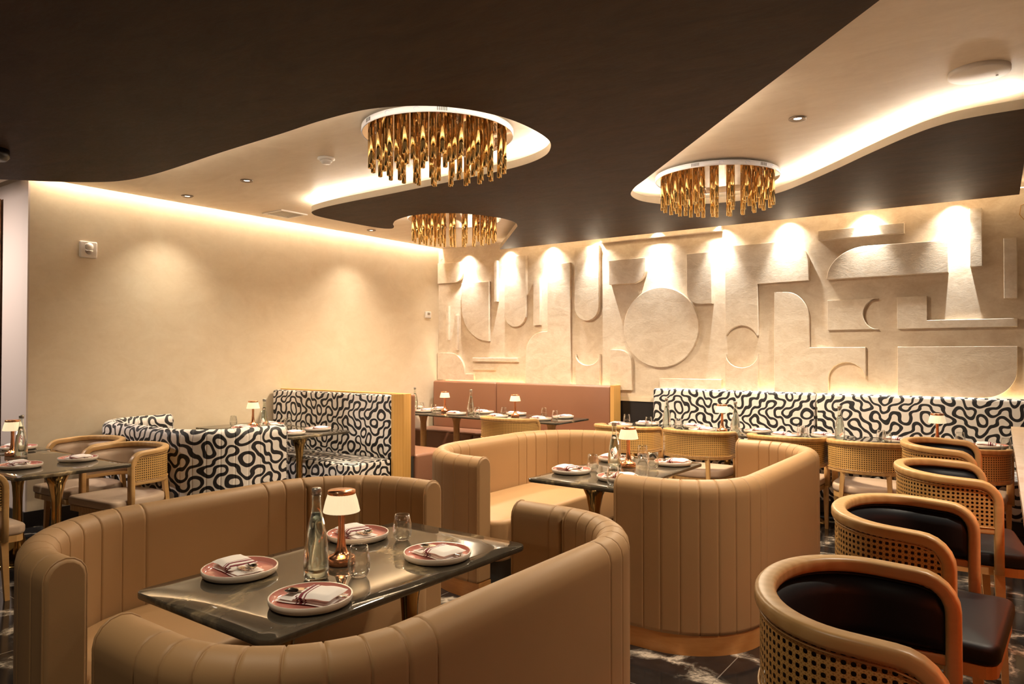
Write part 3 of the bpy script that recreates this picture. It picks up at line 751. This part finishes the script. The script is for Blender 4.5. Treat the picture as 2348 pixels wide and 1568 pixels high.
def make_chair(name, cat, seat_h, rail_h, wood, canem, leather, stool=False, wy=.30):
    def fn():
        T = thing(name, '', cat)
        xf = .17; ab = .223; B = barrel(xf, wy, ab); rr = .085; drop = .022; zb = rail_h - .245
        def ztop(x):  # rail centre height
            zz = rail_h - .018 - drop * max(0, min(1, (x + ab) / (xf + ab)))
            return zz
        path = []; nr = []
        ap = seat_h - .10
        ztf = ztop(xf - rr)
        for z in (ap, (ap + ztf - rr) / 2, ztf - rr): path.append((xf, -wy, z)); nr.append((0, -1, 0))
        for k in range(1, 6): a = R(90 * k / 6); path.append((xf - rr + rr * math.cos(a), -wy, ztf - rr + rr * math.sin(a))); nr.append((0, -1, 0))
        for x, y, nx, ny in B:
            if x > xf - rr + .001: continue
            path.append((x, y, ztop(x))); nr.append((nx, ny, 0))
        for k in range(5, 0, -1): a = R(90 * k / 6); path.append((xf - rr + rr * math.cos(a), wy, ztf - rr + rr * math.sin(a))); nr.append((0, 1, 0))
        for z in (ztf - rr, (ap + ztf - rr) / 2, ap): path.append((xf, wy, z)); nr.append((0, 1, 0))
        g = G(); g.sweep(path, nr, rsec(.025, .019, 3, .6)); g.build('arm_rail', wood, T)
        g = G(); g.sweep([(x, y, zb) for x, y, nx, ny in B], [(nx, ny, 0) for x, y, nx, ny in B], rsec(.016, .014)); g.build('lower_rail', wood, T)
        def ct(x):
            d = x - (xf - rr); return ztop(min(x, xf - rr)) - (0 if d <= 0 else rr - math.sqrt(max(0, rr * rr - d * d)))
        Bc = [b for b in B]; rows = []; L = [0]
        for i, (x, y, nx, ny) in enumerate(Bc):
            zt = ct(x) - .005; rows.append([(x + nx * .013, y + ny * .013, zb + (zt - zb) * k / 4) for k in range(5)])
            if i: L.append(L[-1] + math.hypot(x - Bc[i - 1][0], y - Bc[i - 1][1]))
        g = G()
        ids = [[g.vert(*p) for p in r_] for r_ in rows]
        for i in range(len(rows) - 1):
            for j in range(4):
                g.face([ids[i][j], ids[i + 1][j], ids[i + 1][j + 1], ids[i][j + 1]], [(L[i], rows[i][j][2]), (L[i + 1], rows[i + 1][j][2]), (L[i + 1], rows[i + 1][j + 1][2]), (L[i], rows[i][j + 1][2])], True)
        cp = g.build('cane_panel', canem, T)
        bead = [(x + nx * .016, y + ny * .016, ct(x) - .024) for x, y, nx, ny in Bc] + [(x + nx * .016, y + ny * .016, zb + .016) for x, y, nx, ny in Bc][::-1]
        g = G(); g.tube(bead, .003, 5, True); g.build('cane_beading', canem.replace('cane', 'cane') if False else wood, cp)
        # upholstered inner pad
        Bi = B; rows = []; nv = 7; n = len(Bi)
        for i, (x, y, nx, ny) in enumerate(Bi):
            eu = min(i, n - 1 - i) / 3.0; eu = min(1, eu); r_ = []
            zt = ct(x) - .026; z0 = zb + .018
            for k in range(nv + 1):
                v = k / nv; ev = min(1, min(v, 1 - v) * 5); puff = .005 + .030 * math.sqrt(max(0, 1 - (1 - eu) ** 2)) * math.sqrt(max(0, 1 - (1 - ev) ** 2))
                r_.append((x - nx * puff, y - ny * puff, z0 + (zt - z0) * v))
            rows.append(r_)
        g = G(); ids = g.grid(rows, flip=True)
        rows2 = [[(x + nx * .002, y + ny * .002, p[2]) for p in r_] for (x, y, nx, ny), r_ in zip(Bi, rows)]
        ids2 = g.grid(rows2, mi=1)
        for i in range(n - 1):
            g.face([ids[i][0], ids[i + 1][0], ids2[i + 1][0], ids2[i][0]]); g.face([ids[i][-1], ids2[i][-1], ids2[i + 1][-1], ids[i + 1][-1]])
        for j in range(nv): g.face([ids[0][j], ids2[0][j], ids2[0][j + 1], ids[0][j + 1]]); g.face([ids[-1][j], ids[-1][j + 1], ids2[-1][j + 1], ids2[-1][j]])
        pad = g.build('back_pad', [leather, 'gap_shade'], T)
        edge = [r_[-1] for r_ in rows] + [rows[-1][k] for k in range(nv - 1, 0, -1)] + [r_[0] for r_ in rows[::-1]] + [rows[0][k] for k in range(1, nv)]
        edge = [(x - .0, y, z) for x, y, z in edge]
        g = G(); g.tube(edge, .0048, 5, True); g.build('piping', leather, pad)
        # seat
        ol = []
        for k in range(5): a = R(-90 + 90 * k / 4); ol.append((.25 + .05 * math.cos(a), -wy + .06 + .05 * math.sin(a)))
        for k in range(5): a = R(90 * k / 4); ol.append((.25 + .05 * math.cos(a), wy - .06 + .05 * math.sin(a)))
        for k in range(11):
            a = PI / 2 + PI * k / 10; ol.append((.215 * math.copysign(abs(math.cos(a)) ** .85, math.cos(a)), (wy - .02) * math.copysign(abs(math.sin(a)) ** .85, math.sin(a))))
        ol = [p for i, p in enumerate(ol) if i == 0 or math.hypot(p[0] - ol[i - 1][0], p[1] - ol[i - 1][1]) > .004]
        g = G(); pillow(g, ol, seat_h - .075, seat_h - .008, .022, 4, .014); g.build('seat', leather, T)
        g = G(); g.prism([(x * .97, y * .97) for x, y in ol], seat_h - .115, seat_h - .0755); g.build('seat_frame', wood, T)
        def leg(x0, y0, x1, y1, z1, w0, w1):
            g = G(); a = [(x0 + sx * w0, y0 + sy * w0, 0) for sx, sy in ((-1, -1), (1, -1), (1, 1), (-1, 1))]; b = [(x1 + sx * w1, y1 + sy * w1, z1) for sx, sy in ((-1, -1), (1, -1), (1, 1), (-1, 1))]
            ids = g.grid([a, b], False, True, None, False, flip=True); g.face(ids[0][::-1]); g.face(ids[1]); g.build('leg', wood, T)
        for sy in (-1, 1):
            leg(xf + .02, sy * (wy - .012), xf, sy * (wy - .012), seat_h - .09, .013, .020)
            leg(-.225, sy * .20, -.185, sy * .165, zb, .013, .017)
        if stool:
            g = G(); g.box(.165, .19, -.28, .28, .17, .20); g.box(-.22, -.195, -.18, .18, .17, .2); g.build('footrest', wood, T)
        return T
    return fn
bar = Kind(make_chair('bar_stool', 'bar stool', .61, .945, 'oak', 'cane', 'blackleather', True, .305))
BG = 'cane backed bar stools with black leather'
bar((-.329, 1.90, 0), .055, 'cane backed bar stool with black leather seat, nearest to the camera', BG)
bar((-.375, 2.97, 0), -.05, 'cane backed bar stool with black leather, second nearest to the camera', BG)
bar((-.346, 4.205, 0), .145, 'cane backed bar stool with black leather, third from the camera', BG)
bar((-.464, 5.325, 0), .02, 'cane backed bar stool with black leather, farthest along the counter', BG)
din = Kind(make_chair('dining_chair', 'chair', .46, .81, 'oak', 'cane_s', 'beige'))
DG = 'cane backed dining chairs with beige seats'
din((-5.57, 2.72, 0), -PI / 2 + .12, 'beige padded cane chair at the left table, the nearer of the pair', DG)
din((-6.27, 2.74, 0), -PI / 2 + .05, 'beige padded cane chair close to the left wall, half hidden by its twin', DG)
din((-5.37, 1.57, 0), PI / 2, 'cane chair cut off by the left edge of the photo', DG)
din((-4.72, 6.42, 0), PI / 2, 'cane backed chair at the pink banquette tables', DG)
din((-3.27, 6.42, 0), PI / 2, 'cane backed chair behind the lamp of the second table, leftmost in the squiggle row', DG)
din((-2.53, 6.42, 0), PI / 2, 'fully visible cane backed chair in front of the left squiggle banquette', DG)
din((-1.74, 6.42, 0), PI / 2, 'cane backed chair mostly hidden behind the seamed tan sofa', DG)
din((-1.08, 6.42, 0), PI / 2, 'cane backed chair just right of the seamed tan sofa', DG)
din((-0.45, 6.42, 0), PI / 2, 'cane backed chair behind the bar stools next to the counter', DG)

# ------------------------------------------------------------------ bar counter
T = thing('bar_counter', 'bar counter with pale pink marble top at the right edge', 'counter', (0, 0, 0))
ce = [(-.020 - .031 * (y - 2.45), y) for y in (.9, 6.05)]
g = G(); g.prism([(ce[0][0], .9), (.75, .9), (.75, 6.05), (ce[1][0], 6.05)], .965, 1.0); g.build('countertop', 'pinkmarble', T)
g = G(); g.prism([(ce[0][0] + .20, .95), (.7, .95), (.7, 6.0), (ce[1][0] + .20, 6.0)], 0, .965); g.build('front_panel', 'red', T)
g = G(); g.prism([(ce[0][0] + .175, .95), (ce[0][0] + .19, .95), (ce[1][0] + .19, 6.0), (ce[1][0] + .175, 6.0)], .935, .95); g.build('under_light', 'led_red', T)

# ------------------------------------------------------------------ table ware
def mk_plate():
    T = thing('plate', '', 'plate')
    g = G(); g.lathe([(.001, 0), (.100, 0), (.112, .002), (.1215, .007), (.125, .016), (.1255, .026), (.1240, .0275), (.1205, .026)], 48, cap=False); g.build('plate_body', 'plate_w', T)
    g = G(); g.lathe([(.1205, .0262), (.117, .0135), (.108, .0095), (.001, .0095)], 48, cap=False); g.build('glazed_well', 'plate_p', T)
    return T
def slab(pts_top, pts_bot=None):
    pass
def mk_napkin():
    T = thing('napkin', '', 'napkin')
    g = G()
    # lower flap
    def layer(x0, x1, w0, w1, z0, z1, e=.004, bend=0):
        nx, ny = 12, 8; top = []; bot = []
        for i in range(nx + 1):
            u = i / nx; x = x0 + (x1 - x0) * u; w = w0 + (w1 - w0) * u
            ed = math.sqrt(max(0, 1 - (1 - min(1, min(u, 1 - u) * 7)) ** 2)); rt = []; rb = []
            for j in range(ny + 1):
                v = j / ny * 2 - 1; ev = math.sqrt(max(0, 1 - abs(v) ** 6)); h = (z1 - z0) / 2 * ed * ev
                wob = .0012 * math.sin(11 * u + 3 * v); zc = (z0 + z1) / 2 + bend * u * u
                rt.append((x, v * w, zc + h + wob)); rb.append((x, v * w, zc - h + wob))
            top.append(rt); bot.append(rb)
        g.grid(top, uvs=([p[0][0] for p in top], [p[1] for p in top[0]]), flip=False); g.grid(bot, flip=True, uvs=([p[0][0] for p in top], [p[1] for p in top[0]]))
    layer(-.102, .096, .054, .050, .0065, .014)
    layer(-.100, .085, .052, .047, .013, .021)
    layer(-.096, .022, .056, .054, .019, .040, bend=.0)
    layer(-.004, .036, .054, .051, .018, .030)
    g.build('cloth', 'napkin', T)
    return T
def mk_spoon():
    T = thing('spoon', '', 'spoon')
    g = G(); rows = []
    for i in range(9):
        u = i / 8; x = .035 + .052 * u; w = .018 * math.sqrt(max(.0, 1 - (2 * u - 1) ** 2)) + .0008; rows.append([(x, w * math.cos(a), .002 + .006 * (abs(math.cos(a)) ** 2) * (w / .018) - .0055 * (w / .018) * (1 - abs(math.cos(a))) * (1 if math.sin(a) < 0 else .85)) for a in [2 * PI * k / 12 for k in range(12)]])
    g.grid(rows, False, True); g.build('bowl', 'steel', T)
    g = G(); g.tube([(-.09, 0, 0), (-.03, 0, .001), (.02, 0, .004), (.037, 0, .003)], lambda i: (.0035, .003, .0022, .0025)[i], 6); g.build('handle', 'steel', T); return T
def mk_fork():
    T = thing('fork', '', 'fork')
    g = G(); g.prism([(.02, -.003), (.038, -.011), (.055, -.012), (.055, .012), (.038, .011), (.02, .003)], .001, .0028)
    for k in range(4): g.box(.0545, .090, -.0115 + k * .0066, -.0085 + k * .0066, .001, .0028)
    g.build('tines', 'steel', T)
    g = G(); g.tube([(-.09, 0, 0), (-.03, 0, .001), (.025, 0, .002)], lambda i: (.0035, .003, .0025)[i], 6); g.build('handle', 'steel', T); return T
def mk_knife():
    T = thing('knife', '', 'knife')
    g = G(); g.prism([(-.01, -.006), (.085, -.007), (.094, .002), (.085, .006), (-.01, .005)], 0, .0014); g.build('blade', 'steel', T)
    g = G(); g.rbox(-.1, -.008, -.006, .006, -.002, .004, .002, 2); g.build('handle', 'steel', T); return T
def mk_glass():
    g = G(); g.lathe([(.001, .0), (.020, .0), (.026, .003), (.035, .018), (.0385, .036), (.0375, .06), (.0325, .088), (.029, .105), (.0275, .105), (.031, .088), (.0358, .06), (.0368, .036), (.033, .020), (.024, .009), (.001, .008)], 32, cap=False)
    o = g.build('wine_tumbler', 'glass'); return tag(o, '', 'glass')
def mk_bottle():
    T = thing('water_bottle', '', 'bottle')
    g = G(); g.lathe([(.001, .001), (.036, .001), (.041, .006), (.0425, .04), (.041, .09), (.035, .14), (.0255, .19), (.0165, .225), (.0145, .25), (.0145, .285), (.0125, .285), (.0125, .25), (.0145, .225), (.0232, .19), (.0327, .14), (.0387, .09), (.040, .04), (.0385, .010), (.001, .013)], 36, cap=False); g.build('bottle_body', 'bottle', T)
    g = G(); g.lathe([(.001, .0135), (.0382, .0105), (.0397, .04), (.0384, .09), (.0324, .14), (.0229, .19), (.0150, .222), (.001, .222)], 32, cap=False); g.build('water', 'water', T)
    g = G(); g.lathe([(.0165, .282), (.0165, .302), (.014, .306), (.001, .306)], 20); g.build('cap', 'grey', T)
    return T
def mk_lamp():
    T = thing('table_lamp', '', 'lamp')
    g = G(); g.lathe([(.047, 0), (.049, .003), (.049, .026), (.046, .030), (.030, .036), (.022, .045), (.0165, .065), (.0125, .10), (.011, .14), (.012, .18), (.012, .235)], 36); g.build('lamp_base', 'copper', T)
    g = G(); n = 96; rows = []
    for z, r in ((.188, .062), (.189, .0645), (.192, .0645), (.225, .057), (.256, .047)):
        rows.append([((r + (.0011 if k % 3 == 0 else 0)) * math.cos(2 * PI * k / n), (r + (.0011 if k % 3 == 0 else 0)) * math.sin(2 * PI * k / n), z) for k in range(n)])
    g.grid(rows, False, True, None, False, flip=True)
    rows = [[(r * math.cos(2 * PI * k / n), r * math.sin(2 * PI * k / n), z) for k in range(n)] for z, r in ((.188, .062), (.225, .054), (.256, .044))]
    g.grid(rows, False, True, None, False); g.build('lamp_shade', 'shade', T)
    g = G(); g.lathe([(.001, .252), (.049, .252), (.0495, .254), (.0495, .263), (.048, .266), (.001, .267)], 36, cap=False); g.build('top_cap', 'copper', T)
    g = G(); g.lathe([(.004, -.004), (.004, .003), (.003, .005), (.001, .005)], 10); g.xform(Matrix.Translation((.048, 0, .014)) @ Matrix.Rotation(PI / 2, 4, 'Y')); g.build('switch', 'copper', T)
    return T
plate, napkin, spoon, fork, knife, glass, bottle, lamp = [Kind(f) for f in (mk_plate, mk_napkin, mk_spoon, mk_fork, mk_knife, mk_glass, mk_bottle, mk_lamp)]
TZ = .7455
def setting(x, y, rz, where, cut=True):
    plate((x, y, TZ), 0, 'pink glazed plate ' + where, 'pink place plates')
    napkin((x, y, TZ + .0045), rz, 'folded striped napkin on the plate ' + where, 'folded white napkins with maroon stripes')
    if cut:
        c, s = math.cos(rz), math.sin(rz)
        def q(dx, dy): return (x + dx * c - dy * s, y + dx * s + dy * c)
        a = q(.0, .02); spoon((a[0], a[1], TZ + .0325), rz - .12, 'steel spoon tucked in the napkin ' + where, 'spoons in napkins')
        a = q(-.002, -.02); fork((a[0], a[1], TZ + .0325), rz + .1, 'steel fork tucked in the napkin ' + where, 'forks in napkins')
        a = q(-.02, -.001); knife((a[0], a[1], TZ + .0295), rz, 'steel knife tucked in the napkin ' + where, 'knives in napkins')
# nearest table
W = 'on the nearest table'
setting(-2.22, 1.465, -.15, 'at the left corner ' + W)
setting(-1.785, 1.42, PI + .35, 'right in front ' + W)
setting(-1.80, 2.01, PI - .1, 'at the right end ' + W)
setting(-2.255, 2.03, -.25, 'behind the lamp ' + W)
lamp((-2.03, 1.75, TZ), 0, 'copper lamp with pleated shade ' + W, 'copper table lamps')
bottle((-1.965, 1.585, TZ), 0, 'glass water bottle left of the lamp ' + W, 'glass water bottles')
glass((-2.085, 2.115, TZ), 0, 'empty stemless glass behind the right plate ' + W, 'stemless wine tumblers')
glass((-1.865, 1.685, TZ), 0, 'empty stemless glass in front of the lamp ' + W, 'stemless wine tumblers')
W = 'on the second booth table'
setting(-2.39, 3.94, -.2, 'at the left corner ' + W)
setting(-2.03, 3.88, PI + .3, 'half hidden by the sofa ' + W)
setting(-2.0, 4.625, PI + .1, 'at the right ' + W)
setting(-2.40, 4.56, -.1, 'behind the bottle ' + W)
lamp((-2.2, 4.36, TZ), 1.2, 'copper lamp with pleated shade ' + W, 'copper table lamps')
bottle((-2.245, 4.245, TZ), 0, 'glass water bottle left of the lamp ' + W, 'glass water bottles')
for x, y, lab in ((-2.32, 4.09, 'left of the bottle, beside the left plate'), (-1.97, 3.71, 'at the near edge by the sofa back'), (-2.26, 4.70, 'farthest, behind the right plate'), (-2.045, 4.41, 'in front of the lamp and right plate')):
    glass((x, y, TZ), 0, 'empty stemless glass ' + lab + ' ' + W, 'stemless wine tumblers')
W = 'on the left edge table'
setting(-5.46, 1.965, -PI / 2 + 1.5, 'at the front corner ' + W)
setting(-5.49, 2.33, PI + .1, 'nearest the beige chairs ' + W)
setting(-6.52, 2.33, .2, 'on the small table by the pale wall', False)
lamp((-6.13, 2.15, TZ), 2, 'copper lamp with pleated shade ' + W, 'copper table lamps')
bottle((-6.03, 2.17, TZ), 0, 'glass water bottle beside the lamp ' + W, 'glass water bottles')
W = 'by the squiggle bench'
for x, y, rz, lab in ((-5.63, 4.25, PI, 'at the near corner '), (-5.72, 4.63, PI, 'at the right end '), (-6.46, 4.63, 0, 'behind the lamp '), (-6.38, 4.25, 0, 'at the near left corner ')):
    setting(x, y, rz, lab + W, False)
lamp((-6.56, 4.47, TZ), 2.4, 'copper lamp with pleated shade ' + W, 'copper table lamps')
bottle((-6.21, 4.36, TZ), 0, 'glass water bottle right of the lamp ' + W, 'glass water bottles')
for x, y, lab in ((-6.16, 4.60, 'farther of two right of the bottle'), (-6.05, 4.47, 'nearer of two right of the bottle'), (-6.80, 4.40, 'farthest left of the lamp')):
    glass((x, y, TZ), 0, 'empty stemless glass, ' + lab + ', ' + W, 'stemless wine tumblers')
W = 'at the pink banquette'
for x, y, lab in ((-6.42, 6.90, 'left front '), (-6.48, 7.22, 'left back '), (-5.80, 6.82, 'second front '), (-5.66, 7.2, 'second back '), (-5.17, 7.22, 'third back '), (-4.55, 6.83, 'right front '), (-4.48, 7.2, 'right back '), (-5.14, 6.80, 'third front '), (-6.86, 7.22, 'in the corner ')):
    setting(x, y, random.choice((0, PI)) + random.uniform(-.3, .3), lab + '' + W, False)
lamp((-6.18, 7.04, TZ), 0, 'copper lamp on the left table ' + W, 'copper table lamps'); lamp((-5.03, 7.0, TZ), 0, 'copper lamp on the right table ' + W, 'copper table lamps')
bottle((-6.72, 7.05, TZ), 0, 'glass water bottle in the wall corner ' + W, 'glass water bottles'); bottle((-5.72, 7.01, TZ), 0, 'glass water bottle between the lamps ' + W, 'glass water bottles')
for x, y, lab in ((-6.61, 7.06, 'back left of the left lamp'), (-6.22, 6.87, 'right before the left lamp'), (-5.85, 7.15, 'behind the middle bottle'), (-5.5, 6.86, 'right of the middle bottle'), (-5.22, 7.03, 'beside the right lamp'), (-4.78, 7.25, 'back right of the right lamp'), (-4.45, 6.98, 'rightmost')):
    glass((x, y, TZ), 0, 'empty stemless glass, ' + lab + ', ' + W, 'stemless wine tumblers')
W = 'in the squiggle row'
for x, y, lab in ((-3.32, 7.02, 'far left '), (-2.79, 7.04, 'left of the left lamp '), (-2.15, 6.97, 'right of the left lamp '), (-1.53, 6.95, 'left of the right bottle '), (-.94, 6.93, 'between right bottle and right lamp '), (-.29, 6.95, 'touching the bar '), (-2.62, 6.755, 'in front of the left lamp '), (-1.83, 6.755, 'before the middle glasses '), (-3.5, 6.755, 'leftmost front ')):
    setting(x, y, random.choice((0, PI)) + random.uniform(-.3, .3), lab + W, False)
lamp((-2.44, 6.82, TZ), 0, 'copper lamp at the left ' + W, 'copper table lamps'); lamp((-.645, 6.83, TZ), 0, 'copper lamp at the right near the bar ' + W, 'copper table lamps')
bottle((-3.03, 6.86, TZ), 0, 'glass water bottle, leftmost ' + W, 'glass water bottles'); bottle((-2.28, 6.73, TZ), 0, 'glass water bottle right of the left lamp ' + W, 'glass water bottles'); bottle((-1.37, 6.74, TZ), 0, 'glass water bottle, rightmost ' + W, 'glass water bottles')
for x, y, lab in ((-3.55, 7.0, 'leftmost'), (-3.22, 6.84, 'left of the first bottle'), (-2.90, 6.85, 'right of the first bottle'), (-2.36, 6.93, 'behind the left lamp'), (-1.72, 6.86, 'farther of the middle pair'), (-1.67, 6.75, 'nearer of the middle pair'), (-1.06, 6.83, 'farther of the pair left of the right lamp'), (-1.0, 6.72, 'nearer of the pair left of the right lamp'), (-.50, 7.03, 'right of the right lamp'), (-.18, 6.76, 'next to the bar')):
    glass((x, y, TZ), 0, 'empty stemless glass, ' + lab + ' ' + W, 'stemless wine tumblers')

# ------------------------------------------------------------------ lights
def spot(loc, target, power, size, blend=.5, col=(1, .86, .66), r=.03, name='spot'):
    l = bpy.data.lights.new(name, 'SPOT'); l.energy = power; l.spot_size = R(size); l.spot_blend = blend; l.color = col; l.shadow_soft_size = r
    o = bpy.data.objects.new(name, l); COL.objects.link(o); o.location = loc
    o.rotation_euler = (Vector(target) - Vector(loc)).to_track_quat('-Z', 'Y').to_euler(); return o
def point(loc, power, col=(1, .75, .45), r=.02):
    l = bpy.data.lights.new('lamp_light', 'POINT'); l.energy = power; l.color = col; l.shadow_soft_size = r
    o = bpy.data.objects.new('lamp_light', l); COL.objects.link(o); o.location = loc; return o
def area(loc, rot, sx, sy, power, col=(1, .82, .6)):
    l = bpy.data.lights.new('area', 'AREA'); l.shape = 'RECTANGLE'; l.size = sx; l.size_y = sy; l.energy = power; l.color = col
    o = bpy.data.objects.new('area', l); COL.objects.link(o); o.location = loc; o.rotation_euler = rot; return o
WASH = 12
for x in (-6.49, -5.76, -5.07, -4.4, -3.57, -2.81, -2.09, -1.33, -.585):
    spot((x, WY - .105, H2 + .06), (x, WY - .03, 1.7), WASH, 112, 1, (1, .93, .80), .012, 'wall_washer')
    spot((x, WY - .13, H2 + .06), (x, WY - .015, 1.1), 46, 62, 1, (1, .97, .90), .012, 'wall_washer')
# downlights
for x, y in ((-6.62, 3.774), (-5.6, 3.741), (-6.62, 6.163), (-1.225, 4.846)):
    spot((x, y, H1 - .012), (x, y, 0), 24, 105, .9, (1, .88, .70), .03, 'downlight_and_fill')
# the room's other downlights in the dark ceiling, overhead of the booths
for x, y, p in ((-2.0, .6, 22), (-3.9, 1.6, 8), (-2.2, 2.6, 14), (-4.4, 3.9, 28), (-1.3, 3.3, 38), (-3.6, 5.2, 12), (-.4, 4.2, 30), (-2.4, 5.0, 22), (-5.6, .9, 25), (-.9, .7, 16)):
    spot((x, y, H2 - .012), (x, y, 0), p, 90, .6, (1, .84, .62), .04, 'downlight_and_fill')
for x, y in ((-2.03, 1.75), (-2.2, 4.36), (-6.13, 2.15), (-6.56, 4.47), (-6.18, 7.04), (-5.03, 7.0), (-2.44, 6.82), (-.645, 6.83)):
    point((x, y, TZ + .175), .8)

for x, y in ((-3.25, 3.63), (-2.16, 5.93), (-5.15, 6.02)):
    spot((x, y, H1 - .32), (x, y, 0), 60 if y < 4 else 135, 168, 1, (1, .80, .56), .12, 'added_fill_spot')  # fill added below each chandelier; its crystal bulbs are unlit
spot((-7.9, 1.0, 2.85), (-7.5, 2.6, 1.4), 90, 110, 1, (1, .86, .78), .05, 'downlight_and_fill')  # unseen fill spot added to brighten the pale return wall
spot((.35, 3.2, H1 - .02), (.2, 3.2, 1.0), 60, 120, 1, (1, .86, .68), .05, 'downlight_and_fill')  # extra spot added above the bar to lift the pale countertop
w = bpy.data.worlds.new('room_fill'); SC.world = w; w.use_nodes = True
w.node_tree.nodes['Background'].inputs[0].default_value = (1, .68, .42, 1); w.node_tree.nodes['Background'].inputs[1].default_value = .035

# ------------------------------------------------------------------ camera
cam = bpy.data.cameras.new('camera'); co = bpy.data.objects.new('camera', cam); COL.objects.link(co)
cam.sensor_width = 36; cam.lens = 1649 / 2348 * 36; cam.clip_start = .05
co.location = (0, 0, 1.505)
co.rotation_euler = (PI / 2 + math.atan(26 / 1649), 0, R(35.95))
SC.camera = co
SC.view_settings.view_transform = 'Standard'; SC.view_settings.look = 'None'; SC.view_settings.gamma = 1; SC.view_settings.exposure = 1.62
SC.view_settings.use_curve_mapping = False
SC.cycles.max_bounces = 10; SC.cycles.transparent_max_bounces = 12; SC.cycles.sample_clamp_indirect = 6
